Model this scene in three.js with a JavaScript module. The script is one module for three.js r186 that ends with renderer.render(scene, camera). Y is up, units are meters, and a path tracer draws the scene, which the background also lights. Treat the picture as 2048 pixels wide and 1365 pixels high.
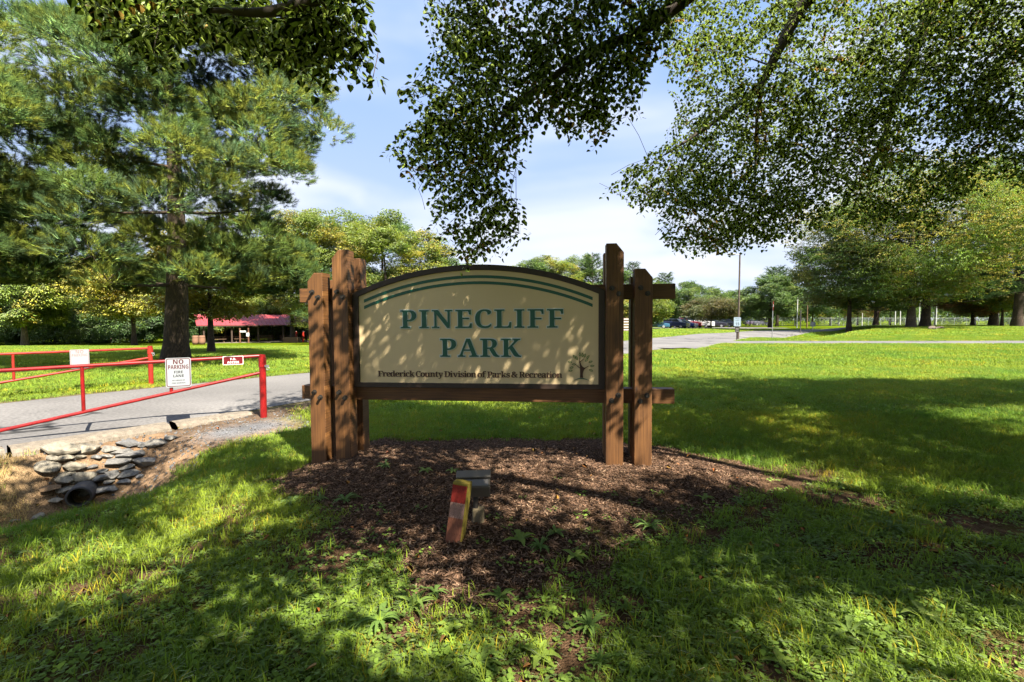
import * as THREE from 'three';
import { FontLoader } from 'three/addons/loaders/FontLoader.js';
import { TextGeometry } from 'three/addons/geometries/TextGeometry.js';
import { ImprovedNoise } from 'three/addons/math/ImprovedNoise.js';
import { RoundedBoxGeometry } from 'three/addons/geometries/RoundedBoxGeometry.js';
import { mergeGeometries, mergeVertices, toCreasedNormals } from 'three/addons/utils/BufferGeometryUtils.js';

// ---------------------------------------------------------------- camera, sky, sun, exposure
const scene = new THREE.Scene();
const F = 950, W = 2048, H = 1365, HORIZON = 640;
const PITCH = Math.atan((H / 2 - HORIZON) / F);
const camera = new THREE.PerspectiveCamera(2 * Math.atan(H / 2 / F) * 180 / Math.PI, W / H, 0.05, 3000);
camera.position.set(0, 1.5, 0);
camera.rotation.x = -PITCH;
scene.add(camera);
const renderer = new THREE.WebGLRenderer({ antialias: true });
renderer.toneMapping = THREE.LinearToneMapping;
renderer.toneMappingExposure = 3.9;
renderer.shadowMap.enabled = true;
const SUN = new THREE.Vector3(0.386, 0.766, 0.514).normalize();
const sun = new THREE.DirectionalLight(new THREE.Color(1.0, 0.93, 0.80), 4.8);
sun.position.copy(SUN).multiplyScalar(120);
sun.castShadow = true;
sun.shadow.mapSize.set(4096, 4096);
Object.assign(sun.shadow.camera, { left: -70, right: 70, top: 70, bottom: -70, near: 1, far: 300 });
scene.add(sun, sun.target);

const noise = new ImprovedNoise();
const n3 = (x, y, z = 0.37) => noise.noise(x, y, z);
function fbm(x, y, o = 4, z = 0.37) { let s = 0, a = 0.5; for (let i = 0; i < o; i++) { s += a * n3(x, y, z + i * 7.3); x *= 2.03; y *= 2.03; a *= 0.5; } return s; }
function rng(seed) { let t = seed >>> 0; return () => { t = (t + 0x6D2B79F5) | 0; let r = Math.imul(t ^ (t >>> 15), 1 | t); r = (r + Math.imul(r ^ (r >>> 7), 61 | r)) ^ r; return ((r ^ (r >>> 14)) >>> 0) / 4294967296; }; }
const clamp = (v, a = 0, b = 1) => Math.min(b, Math.max(a, v));
const ss = (a, b, x) => { const t = clamp((x - a) / (b - a)); return t * t * (3 - 2 * t); };
const lerp = (a, b, t) => a + (b - a) * t;
const V = (x, y, z) => new THREE.Vector3(x, y, z);

{ // sky: blue air with thin drifting cloud, the same all round
  const w = 1024, h = 512, data = new Float32Array(w * h * 4);
  for (let j = 0; j < h; j++) {
    const el = ((j + 0.5) / h - 0.5) * Math.PI, up = Math.max(0.0, Math.sin(el));
    for (let i = 0; i < w; i++) {
      const az = ((i + 0.5) / w - 0.5) * 2 * Math.PI, k = 4 * (j * w + i);
      const t = Math.pow(1 - up, 2.6);
      let r = lerp(0.08, 0.225, t), g = lerp(0.14, 0.255, t), b = lerp(0.28, 0.32, t);
      const dx = Math.cos(el) * Math.cos(az), dz = Math.cos(el) * Math.sin(az), q = 1 / (up + 0.22);
      const wx = dx * q * 1.1, wz = dz * q * 1.1, warp = fbm(wx * 0.8, wz * 0.8, 3, 4.1);
      let c = fbm(wx * 0.9 + warp * 1.2 + 3.1, wz * 1.7 + warp * 0.8, 5, 1.7) + 0.5 * fbm(wx * 0.5, wz * 0.5, 2, 9.2);
      c = ss(-0.28, 0.3, c) * 0.9;
      r = lerp(r, 0.265, c); g = lerp(g, 0.278, c); b = lerp(b, 0.31, c);
      if (el < 0) { const f = ss(0, -0.2, el); r = lerp(r, 0.10, f); g = lerp(g, 0.11, f); b = lerp(b, 0.08, f); }
      data[k] = r; data[k + 1] = g; data[k + 2] = b; data[k + 3] = 1;
    }
  }
  const tex = new THREE.DataTexture(data, w, h, THREE.RGBAFormat, THREE.FloatType);
  tex.mapping = THREE.EquirectangularReflectionMapping; tex.magFilter = tex.minFilter = THREE.LinearFilter; tex.needsUpdate = true;
  scene.background = tex; scene.environment = tex;
}

// ---------------------------------------------------------------- pixel <-> place
const CAM = camera.position, FW = V(0, -Math.sin(PITCH), -Math.cos(PITCH)), UP = V(0, Math.cos(PITCH), -Math.sin(PITCH));
function ray(px, py) { return V(0, 0, 0).addScaledVector(FW, F).addScaledVector(UP, H / 2 - py).add(V(px - W / 2, 0, 0)); }
function at(px, py, d) { const r = ray(px, py); return r.multiplyScalar(d / -r.z).add(CAM); }           // d: metres ahead
function project(p) { const v = p.clone().sub(CAM), d = v.dot(FW); return [W / 2 + F * v.x / d, H / 2 - F * v.dot(UP) / d, d]; }
function inPoly(poly, x, y) { let c = false; for (let i = 0, j = poly.length - 1; i < poly.length; j = i++) { const [a, b] = poly[i], [e, f] = poly[j]; if ((b > y) !== (f > y) && x < (e - a) * (y - b) / (f - b) + a) c = !c; } return c; }
function segDist(x, z, ax, az, bx, bz) { const dx = bx - ax, dz = bz - az, t = clamp(((x - ax) * dx + (z - az) * dz) / (dx * dx + dz * dz)); return Math.hypot(x - ax - dx * t, z - az - dz * t); }

// the gate road runs along RU, RV is the distance from its near edge towards the sign
const RO = [-6.14, -5.7], RU = [0.588, -0.809], RN = [0.809, 0.588];
const roadU = (x, z) => (x - RO[0]) * RU[0] + (z - RO[1]) * RU[1], roadV = (x, z) => (x - RO[0]) * RN[0] + (z - RO[1]) * RN[1];
const fromUV = (u, v) => [RO[0] + RU[0] * u + RN[0] * v, RO[1] + RU[1] * u + RN[1] * v];
const MAINROAD = [[7.0, -26.5], [13, -35.5], [22, -47.5], [34, -60], [52, -73], [85, -88], [140, -102]];
function mainRoadDist(x, z) { let m = 1e9; for (let i = 0; i + 1 < MAINROAD.length; i++) m = Math.min(m, segDist(x, z, ...MAINROAD[i], ...MAINROAD[i + 1])); return m; }
const mulchPoly = [[-2.15, -4.3], [-1.6, -3.8], [-0.95, -3.2], [-0.42, -2.6], [-0.05, -2.5], [0.42, -2.85], [0.98, -3.35], [1.55, -3.85], [2.25, -4.4], [2.3, -4.95], [1.85, -5.5], [1.07, -5.8], [-0.4, -5.8], [-1.7, -5.75], [-2.2, -5.1]];
function polyDist(poly, x, z) { let m = 1e9; for (let i = 0; i < poly.length; i++) { const a = poly[i], b = poly[(i + 1) % poly.length]; m = Math.min(m, segDist(x, z, a[0], a[1], b[0], b[1])); } return inPoly(poly, x, z) ? -m : m; }
// worn turf round the mulch bed: patches of bare earth
function thinTurf(x, z) { const q = Math.hypot((x - 0.6) / 4.6, (z + 2.4) / 2.6) + 0.5 * fbm(x * 0.9, z * 0.9, 3); return q > 1.25 ? 0 : ss(1.25, 0.85, q) * ss(-0.16, 0.16, fbm(x * 1.7 + 4, z * 1.7, 5)); }
function ditch(x, z) {
  const u = roadU(x, z), v = roadV(x, z);
  return ss(0.5, 1.3, v) * (1 - ss(1.9, 3.3, v)) * (1 - ss(0.35, 1.75, u));
}
function ground(x, z) {
  let y = 0.012 * fbm(x * 0.7, z * 0.7, 2) + 0.05 * n3(x * 0.11, z * 0.11, 5.5) * ss(6, 14, Math.hypot(x, z + 4));
  const d = -z;
  y -= 0.033 * Math.max(0, Math.min(d, 95) - 16) * ss(4, -6, x - (d - 30) * 0.0);
  y += 0.6 * ss(2, 11, x - 7 - (d - 26) * 0.8) * ss(16, 30, x) * ss(38, 56, d) * (1 - ss(70, 95, d));
  const sw = segDist(x, z, 23.5, -42.5, 44, -60); y -= 0.85 * Math.exp(-sw * sw / 5.5) * ss(120, 60, d);
  y -= 0.09 * ss(-1.4, -2.6, x) * ss(-2.0, -3.2, z) * ss(-9, -6, z);
  const u = roadU(x, z), v = roadV(x, z);
  if (d < 60) y -= 0.66 * ditch(x, z);
  if (v < 0.4 && v > -5.2 && u > -14 && u < 27) y -= 0.05;                     // road bed
  const md = polyDist(mulchPoly, x, z); y += 0.055 * ss(0.15, -0.6, md) + 0.012 * (md < 0 ? fbm(x * 9, z * 9, 2) : 0);
  return y;
}
function gnd(px, py) { const r = ray(px, py), P = (d) => V(r.x * d / -r.z, CAM.y + r.y * d / -r.z, -d), over = (d) => { const p = P(d); return p.y - ground(p.x, p.z); }; let a = 1, b = 1; while (over(b) > 0 && b < 300) { a = b; b += 0.02 + b * 0.008; } for (let i = 0; i < 22; i++) { const m = (a + b) / 2; if (over(m) > 0) a = m; else b = m; } return P(b); }

// ---------------------------------------------------------------- helpers for meshes
class MB {
  constructor() { this.p = []; this.n = []; this.u = []; this.i = []; }
  vert(x, y, z, nx, ny, nz, u = 0, v = 0) { this.p.push(x, y, z); this.n.push(nx, ny, nz); this.u.push(u, v); return this.p.length / 3 - 1; }
  add(g, m) {
    g = g.clone(); if (m) g.applyMatrix4(m); if (!g.attributes.normal) g.computeVertexNormals();
    const b = this.p.length / 3; this.p.push(...g.attributes.position.array); this.n.push(...g.attributes.normal.array);
    if (g.attributes.uv) this.u.push(...g.attributes.uv.array); else for (let k = 0; k < g.attributes.position.count; k++) this.u.push(0, 0);
    if (g.index) for (const k of g.index.array) this.i.push(b + k); else for (let k = 0; k < g.attributes.position.count; k++) this.i.push(b + k);
    return this;
  }
  box(w, h, d, x, y, z, ry = 0, r = 0) { return this.add(r ? new RoundedBoxGeometry(w, h, d, 2, r) : new THREE.BoxGeometry(w, h, d), new THREE.Matrix4().makeRotationY(ry).setPosition(x, y, z)); }
  tube(pts, radii, seg = 6, cap = true) {
    const b = this.p.length / 3, up = V(0.13, 0.31, 0.94); let len = 0;
    const t = V(0, 0, 0), s = V(0, 0, 0), w = V(0, 0, 0);
    for (let k = 0; k < pts.length; k++) {
      t.subVectors(pts[Math.min(k + 1, pts.length - 1)], pts[Math.max(k - 1, 0)]).normalize();
      s.crossVectors(up, t).normalize(); w.crossVectors(t, s).normalize();
      const r = Array.isArray(radii) ? radii[k] : radii; if (k) len += pts[k].distanceTo(pts[k - 1]);
      for (let j = 0; j <= seg; j++) {
        const a = j / seg * 2 * Math.PI, c = Math.cos(a), q = Math.sin(a), nx = s.x * c + w.x * q, ny = s.y * c + w.y * q, nz = s.z * c + w.z * q;
        this.vert(pts[k].x + nx * r, pts[k].y + ny * r, pts[k].z + nz * r, nx, ny, nz, j / seg * 6.2 * r, len);
      }
    }
    for (let k = 0; k + 1 < pts.length; k++) for (let j = 0; j < seg; j++) { const q = b + k * (seg + 1) + j; this.i.push(q, q + 1, q + seg + 1, q + 1, q + seg + 2, q + seg + 1); }
    if (cap) for (const k of [0, pts.length - 1]) { const q = b + k * (seg + 1); for (let j = 1; j + 1 < seg; j++) k ? this.i.push(q, q + j, q + j + 1) : this.i.push(q, q + j + 1, q + j); }
    return this;
  }
  geo() {
    const g = new THREE.BufferGeometry();
    g.setAttribute('position', new THREE.Float32BufferAttribute(this.p, 3)); g.setAttribute('normal', new THREE.Float32BufferAttribute(this.n, 3));
    g.setAttribute('uv', new THREE.Float32BufferAttribute(this.u, 2)); g.setIndex(this.i); return g;
  }
  build(name, mat, parent) { const m = new THREE.Mesh(this.geo(), mat); m.name = name; m.castShadow = m.receiveShadow = true; (parent ?? scene).add(m); return m; }
}
const taken = {};
function numbered(name) { const k = taken[name] = (taken[name] ?? -1) + 1; return k ? `${name}_${String(k).padStart(3, '0')}` : name; }
function thing(name, label, category, p = V(0, 0, 0), group) { const o = new THREE.Group(); o.name = numbered(name); o.position.copy(p); o.userData = { label, category }; if (group) o.userData.group = group; scene.add(o); return o; }
function tag(o, label, category, group) { o.userData = { label, category }; if (group) o.userData.group = group; return o; }
function mesh(name, g, mat, parent) { const m = new THREE.Mesh(g, mat); m.name = parent ? name : numbered(name); m.castShadow = m.receiveShadow = true; (parent ?? scene).add(m); return m; }
function structure(m) { m.userData.kind = 'structure'; return m; }
const M4 = new THREE.Matrix4(), Q = new THREE.Quaternion(), E = new THREE.Euler();
function copies(name, g, mat, list, parent, kind = 'stuff') {   // list: [x,y,z, rx,ry,rz, sx,sy,sz, r,g,b]
  const m = new THREE.InstancedMesh(g, mat, list.length), c = new THREE.Color();
  list.forEach((a, k) => { m.setMatrixAt(k, M4.compose(V(a[0], a[1], a[2]), Q.setFromEuler(E.set(a[3], a[4], a[5], 'YXZ')), V(a[6], a[7], a[8]))); m.setColorAt(k, c.setRGB(a[9], a[10], a[11])); });
  m.name = name; m.castShadow = m.receiveShadow = true; m.userData.kind = kind; (parent ?? scene).add(m); return m;
}

// ---------------------------------------------------------------- textures and materials
function dataTex(w, h, fn, srgb = false) {
  const d = new Uint8Array(w * h * 4);
  for (let j = 0; j < h; j++) for (let i = 0; i < w; i++) { const c = fn(i / w, j / h, i, j), k = 4 * (j * w + i); d[k] = clamp(c[0]) * 255; d[k + 1] = clamp(c[1]) * 255; d[k + 2] = clamp(c[2]) * 255; d[k + 3] = 255; }
  const t = new THREE.DataTexture(d, w, h); t.wrapS = t.wrapT = THREE.RepeatWrapping; t.magFilter = THREE.LinearFilter; t.minFilter = THREE.LinearMipmapLinearFilter; t.generateMipmaps = true; if (srgb) t.colorSpace = THREE.SRGBColorSpace; t.needsUpdate = true; return t;
}
const tile = (fx, fy, u, v, z = 0, o = 3) => { let s = 0, a = 0.5; for (let k = 0; k < o; k++) { const X = u * fx, Y = v * fy, p = (x, y) => n3(x + 13.7 * z, y + 5.1 * z, z + k * 3.3); const a1 = p(X, Y), b1 = p(X - fx, Y), c1 = p(X, Y - fy), d1 = p(X - fx, Y - fy); s += a * lerp(lerp(a1, b1, u), lerp(c1, d1, u), v); fx *= 2; fy *= 2; a *= 0.55; } return s; };
const rw = rng(5);
const woodTex = dataTex(512, 1024, (u, v) => {
  const knot = [[0.3, 0.22], [0.72, 0.61], [0.18, 0.83]]; let bend = 0, dark = 0;
  for (const [a, b] of knot) { const dx = (u - a) * 0.5, dy = (v - b) * 2, r = Math.hypot(dx, dy * 0.55); bend += Math.exp(-r * r / 0.004) * Math.sign(dx || 1) * 0.06; dark += Math.exp(-r * r / 0.00035) * 0.6; }
  const ring = Math.sin((u + bend + 0.05 * tile(3, 2, u, v, 1, 2)) * 2 * Math.PI * 17) * 0.5 + 0.5, fine = tile(90, 5, u, v, 2, 3), blot = tile(4, 5, u, v, 3, 3), crack = Math.max(0, tile(24, 1.5, u, v, 4, 2) - 0.28) * 3;
  const s = clamp(0.82 + 0.07 * ring + 0.5 * fine + 0.5 * blot - dark - crack, 0.1, 1.25) / 1.25; return [s, s * lerp(0.88, 1, s), s * lerp(0.76, 1, s)];
}, true);
const woodBump = dataTex(512, 1024, (u, v) => { const s = 0.6 + 0.5 * tile(90, 5, u, v, 2, 3) - Math.max(0, tile(24, 1.5, u, v, 4, 2) - 0.28) * 3; return [s, s, s]; });
const grainTex = dataTex(512, 512, (u, v) => { const s = 0.75 + 0.45 * tile(64, 64, u, v, 1, 3) + 0.35 * tile(9, 9, u, v, 2, 4); return [s, s, s]; }, true);
const grainBump = dataTex(512, 512, (u, v) => { const s = 0.5 + 0.8 * tile(70, 70, u, v, 1, 3); return [s, s, s]; });
const barkTex = dataTex(256, 512, (u, v) => { const f = Math.abs(tile(14, 6, u, v, 6, 3)) * 1.9, s = 0.45 + f * 0.7 + 0.3 * tile(40, 30, u, v, 2, 2); return [s, s * 0.97, s * 0.92]; }, true);
const barkBump = dataTex(256, 512, (u, v) => { const s = 0.2 + Math.abs(tile(14, 6, u, v, 6, 3)) * 2; return [s, s, s]; });
const tarTex = dataTex(768, 768, (u, v) => { const s = 0.72 + 0.3 * tile(180, 180, u, v, 1, 2) + 0.3 * tile(3, 3, u, v, 2, 4) - 0.5 * Math.max(0, 0.03 - Math.abs(tile(4, 4, u, v, 7, 4))) / 0.03 * (tile(3, 3, u, v, 9, 1) > 0.08 ? 1 : 0); return [s, s, s]; }, true);
const rep = (t, x, y) => { const c = t.clone(); c.repeat.set(x, y); c.needsUpdate = true; return c; };
const lin = (r, g, b) => new THREE.Color().setRGB(r, g, b);
const std = (c, o = {}) => new THREE.MeshStandardMaterial({ color: c, roughness: 0.85, ...o });
const leafMat = (c, t = 0.42) => new THREE.MeshPhysicalMaterial({ color: c, roughness: 0.95, transmission: t, thickness: 0, side: THREE.DoubleSide, specularIntensity: 0.5 });
const M = {
  wood: std(lin(0.27, 0.122, 0.034), { map: rep(woodTex, 2, 0.5), bumpMap: rep(woodBump, 2, 0.5), bumpScale: 0.003, roughness: 0.62 }),
  frame: std(lin(0.055, 0.028, 0.016), { map: rep(grainTex, 2, 2), roughness: 0.55 }),
  cream: std(lin(0.64, 0.49, 0.27), { roughness: 0.55 }),
  green: std(lin(0.004, 0.085, 0.05), { roughness: 0.45 }),
  outline: std(lin(0.55, 0.6, 0.55), { roughness: 0.5 }),
  brownText: std(lin(0.06, 0.022, 0.01), { roughness: 0.6 }),
  bolt: std(lin(0.04, 0.035, 0.03), { roughness: 0.5, metalness: 0.5 }),
  red: std(lin(0.38, 0.010, 0.010), { map: rep(grainTex, 2, 0.7), roughness: 0.38 }),
  orangeRed: std(lin(0.52, 0.028, 0.012), { map: rep(grainTex, 2, 0.7), roughness: 0.45 }),
  steel: std(lin(0.3, 0.3, 0.31), { roughness: 0.5, metalness: 0.6 }),
  asphalt: std(lin(0.26, 0.245, 0.235), { map: rep(tarTex, 0.13, 0.13), bumpMap: rep(grainBump, 2.2, 2.2), bumpScale: 0.004, roughness: 0.95 }),
  concrete: std(lin(0.30, 0.25, 0.19), { map: rep(grainTex, 1.5, 1.5), bumpMap: rep(grainBump, 2, 2), bumpScale: 0.006, roughness: 0.95 }),
  bark: std(lin(0.17, 0.12, 0.085), { map: rep(barkTex, 1, 0.6), bumpMap: rep(barkBump, 1, 0.6), bumpScale: 0.03, roughness: 0.95 }),
  paleBark: std(lin(0.30, 0.24, 0.18), { map: rep(barkTex, 1, 0.6), roughness: 0.95 }),
  twig: std(lin(0.06, 0.045, 0.035), { roughness: 0.9 }),
  leaf: leafMat(lin(1, 1, 1)), needle: leafMat(lin(1, 1, 1), 0.45), grass: leafMat(lin(1, 1, 1), 0.4),
  chip: std(lin(1, 1, 1), { roughness: 0.95 }),
  rock: std(lin(1, 1, 1), { map: rep(grainTex, 3, 3), bumpMap: rep(grainBump, 3, 3), bumpScale: 0.012, roughness: 0.9, vertexColors: true }),
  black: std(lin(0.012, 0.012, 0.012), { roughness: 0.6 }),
};

// ---------------------------------------------------------------- ground sheet
{
  const N = 420, A = 0.62, B = 8.0, cx = -1.0, cz = -4.2, P = [], C = [], U = [], I = [], warp = (s) => A * Math.sinh(B * s);
  for (let j = 0; j <= N; j++) for (let i = 0; i <= N; i++) {
    const x = cx + warp(i / N * 2 - 1), z = cz + warp(j / N * 2 - 1), y = ground(x, z); P.push(x, y, z); U.push(x, z);
    const u = roadU(x, z), v = roadV(x, z), dist = Math.hypot(x, z);
    // colour of the matter on the ground
    const k = fbm(x * 0.35, z * 0.35, 4) * 0.9;
    let c = [0.135 + 0.09 * k, 0.19 + 0.06 * k, 0.010];
    const mix = (b, t) => { t = clamp(t); c = c.map((q, e) => lerp(q, b[e], t)); };
    mix([0.16, 0.095, 0.055], thinTurf(x, z));
    for (const [bx, bz, r] of [[2.95, -3.9, 0.4], [3.3, -3.4, 0.3], [2.7, -4.5, 0.5], [4.2, -3.4, 0.5]]) mix([0.17, 0.105, 0.065], ss(r, r * 0.3, Math.hypot((x - bx) * 0.7, z - bz) + 0.15 * fbm(x * 5, z * 5, 2)));
    if (dist > 9 && dist < 60) { const w = Math.hypot(x - 5.6, (z + 22) * 1.6); mix([0.2, 0.13, 0.08], ss(1.4, 0.3, w + fbm(x, z, 3) * 1.5)); const w2 = Math.hypot(x + 11.8, z + 16.5); mix([0.12, 0.075, 0.045], ss(2.2, 0.7, w2 + fbm(x * 2, z * 2, 3) * 2)); }
    const di = ditch(x, z), noiseB = 0.25 * fbm(x * 3, z * 3, 3);
    if (u < 3.4 && v > 0 && v < 3.2) {
      mix([0.42, 0.29, 0.14], ss(2.3, 1.8, v + noiseB) * ss(0.9, -0.1, u + noiseB));          // dry bank
      mix([0.34, 0.22, 0.13], ss(2.2, 1.7, v + noiseB * 1.5) * ss(-0.3, 0.3, u + noiseB) * ss(3.3, 2.5, u));   // clay under the stones
      mix([0.24, 0.24, 0.25], ss(1.9, 1.2, v + noiseB) * ss(1.4, 1.9, u + noiseB) * ss(3.2, 2.4, u + noiseB));  // gravel
    }
    if (u > 1.5 && u < 6 && v > 0 && v < 1.4) mix([0.2, 0.14, 0.095], ss(1.2, 0.7, v + noiseB * 1.6) * ss(5.5, 3.5, u));
    if (v < 0.3 && v > -5 && u > -14 && u < 27) mix([0.2, 0.15, 0.1], 0.8);
    const md = polyDist(mulchPoly, x, z) + 0.5 * fbm(x * 2.2, z * 2.2, 3); mix([0.095, 0.056, 0.034], ss(0.3, -0.15, md + 0.25 * fbm(x * 8, z * 8, 2)));
    C.push(c[0], c[1], c[2]);
  }
  for (let j = 0; j < N; j++) for (let i = 0; i < N; i++) { const q = j * (N + 1) + i; I.push(q, q + N + 1, q + 1, q + 1, q + N + 1, q + N + 2); }
  const g = new THREE.BufferGeometry(); g.setAttribute('position', new THREE.Float32BufferAttribute(P, 3)); g.setAttribute('color', new THREE.Float32BufferAttribute(C, 3)); g.setAttribute('uv', new THREE.Float32BufferAttribute(U, 2)); g.setIndex(I); g.computeVertexNormals();
  structure(mesh('ground', g, new THREE.MeshPhysicalMaterial({ color: lin(1.25, 1.25, 1.25), specularIntensity: 0, vertexColors: true, map: rep(grainTex, 0.9, 0.9), bumpMap: rep(grainBump, 1.3, 1.3), bumpScale: 0.03, roughness: 1 })));
}

// ---------------------------------------------------------------- roads
function ribbon(name, pts, half, mat, lift = 0.03) {
  const P = [], U = [], I = [], L = [];
  for (let k = 0; k + 1 < pts.length; k++) { const [ax, az] = pts[k], [bx, bz] = pts[k + 1], n = Math.ceil(Math.hypot(bx - ax, bz - az) / 0.5); for (let q = 0; q < n; q++) L.push([lerp(ax, bx, q / n), lerp(az, bz, q / n)]); } L.push(pts[pts.length - 1]);
  const S = 9, wob = rng(3)();
  L.forEach(([x, z], k) => { const a = L[Math.max(0, k - 2)], b = L[Math.min(L.length - 1, k + 2)], dx = b[0] - a[0], dz = b[1] - a[1], l = Math.hypot(dx, dz); for (let s = 0; s <= S; s++) { const t = (s / S * 2 - 1) * (half + 0.07 * fbm(k * 0.25, s, 2, wob)), qx = x - dz / l * t, qz = z + dx / l * t; let y = ground(qx, qz) + lift; if (s === 0 || s === S) y -= lift * 0.9; P.push(qx, y, qz); U.push(qx, qz); } });
  for (let k = 0; k + 1 < L.length; k++) for (let s = 0; s < S; s++) { const q = k * (S + 1) + s; I.push(q, q + S + 1, q + 1, q + 1, q + S + 1, q + S + 2); }
  const g = new THREE.BufferGeometry(); g.setAttribute('position', new THREE.Float32BufferAttribute(P, 3)); g.setAttribute('uv', new THREE.Float32BufferAttribute(U, 2)); g.setIndex(I); g.computeVertexNormals();
  return structure(mesh(name, g, mat));
}
{
  const c0 = fromUV(-12, -2.15), c1 = fromUV(25.6, -2.35);
  ribbon('gate_road', [c0, c1], 2.12, M.asphalt, 0.075);
  ribbon('main_road', MAINROAD, 3.3, M.asphalt, 0.05);
  ribbon('cross_road', [[8.2, -31.6], [150, -31.6]], 1.9, M.asphalt, 0.042);
  ribbon('parking_lot', [[-8, -78], [30, -84], [48, -88]], 4.6, M.asphalt, 0.06);
}
// concrete kerb blocks beside the ditch, with open joints
[[-3.4, -0.05], [0.0, 1.6], [1.68, 2.75]].forEach(([u0, u1], k) => {
  const b = new MB(), n = Math.max(3, Math.round((u1 - u0) / 0.2)), prof = [[0.02, -0.25], [0.03, 0.015], [0.10, 0.03], [0.26, 0.02], [0.36, -0.03], [0.42, -0.3]];
  for (let q = 0; q < n; q++) for (let e = 0; e + 1 < prof.length; e++) {
    const c = [[0, e], [0, e + 1], [1, e + 1], [1, e]].map(([s, f]) => { const u = lerp(u0, u1, (q + s) / n), [x, z] = fromUV(u, prof[f][0] + 0.02 * n3(u * 3, f)); return V(x, -0.035 + prof[f][1] + 0.012 * n3(u * 4, f + 9), z); });
    const nn = c[1].clone().sub(c[0]).cross(c[3].clone().sub(c[0])).normalize(); if (nn.y < 0) nn.negate();
    const v = c.map((p) => b.vert(p.x, p.y, p.z, nn.x, nn.y, nn.z, p.x, p.z)); b.i.push(v[0], v[1], v[2], v[0], v[2], v[3]);
  }
  for (const e of [0, 1]) { const u = e ? u1 : u0, vs = prof.map(([v, y]) => { const [x, z] = fromUV(u, v); return b.vert(x, y - 0.035, z, RU[0] * (e ? 1 : -1), 0, RU[1] * (e ? 1 : -1)); }); for (let q = 1; q + 1 < vs.length; q++) e ? b.i.push(vs[0], vs[q + 1], vs[q]) : b.i.push(vs[0], vs[q], vs[q + 1]); }
  const m = b.build(numbered('concrete_kerb'), M.concrete); structure(m);
});

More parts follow.
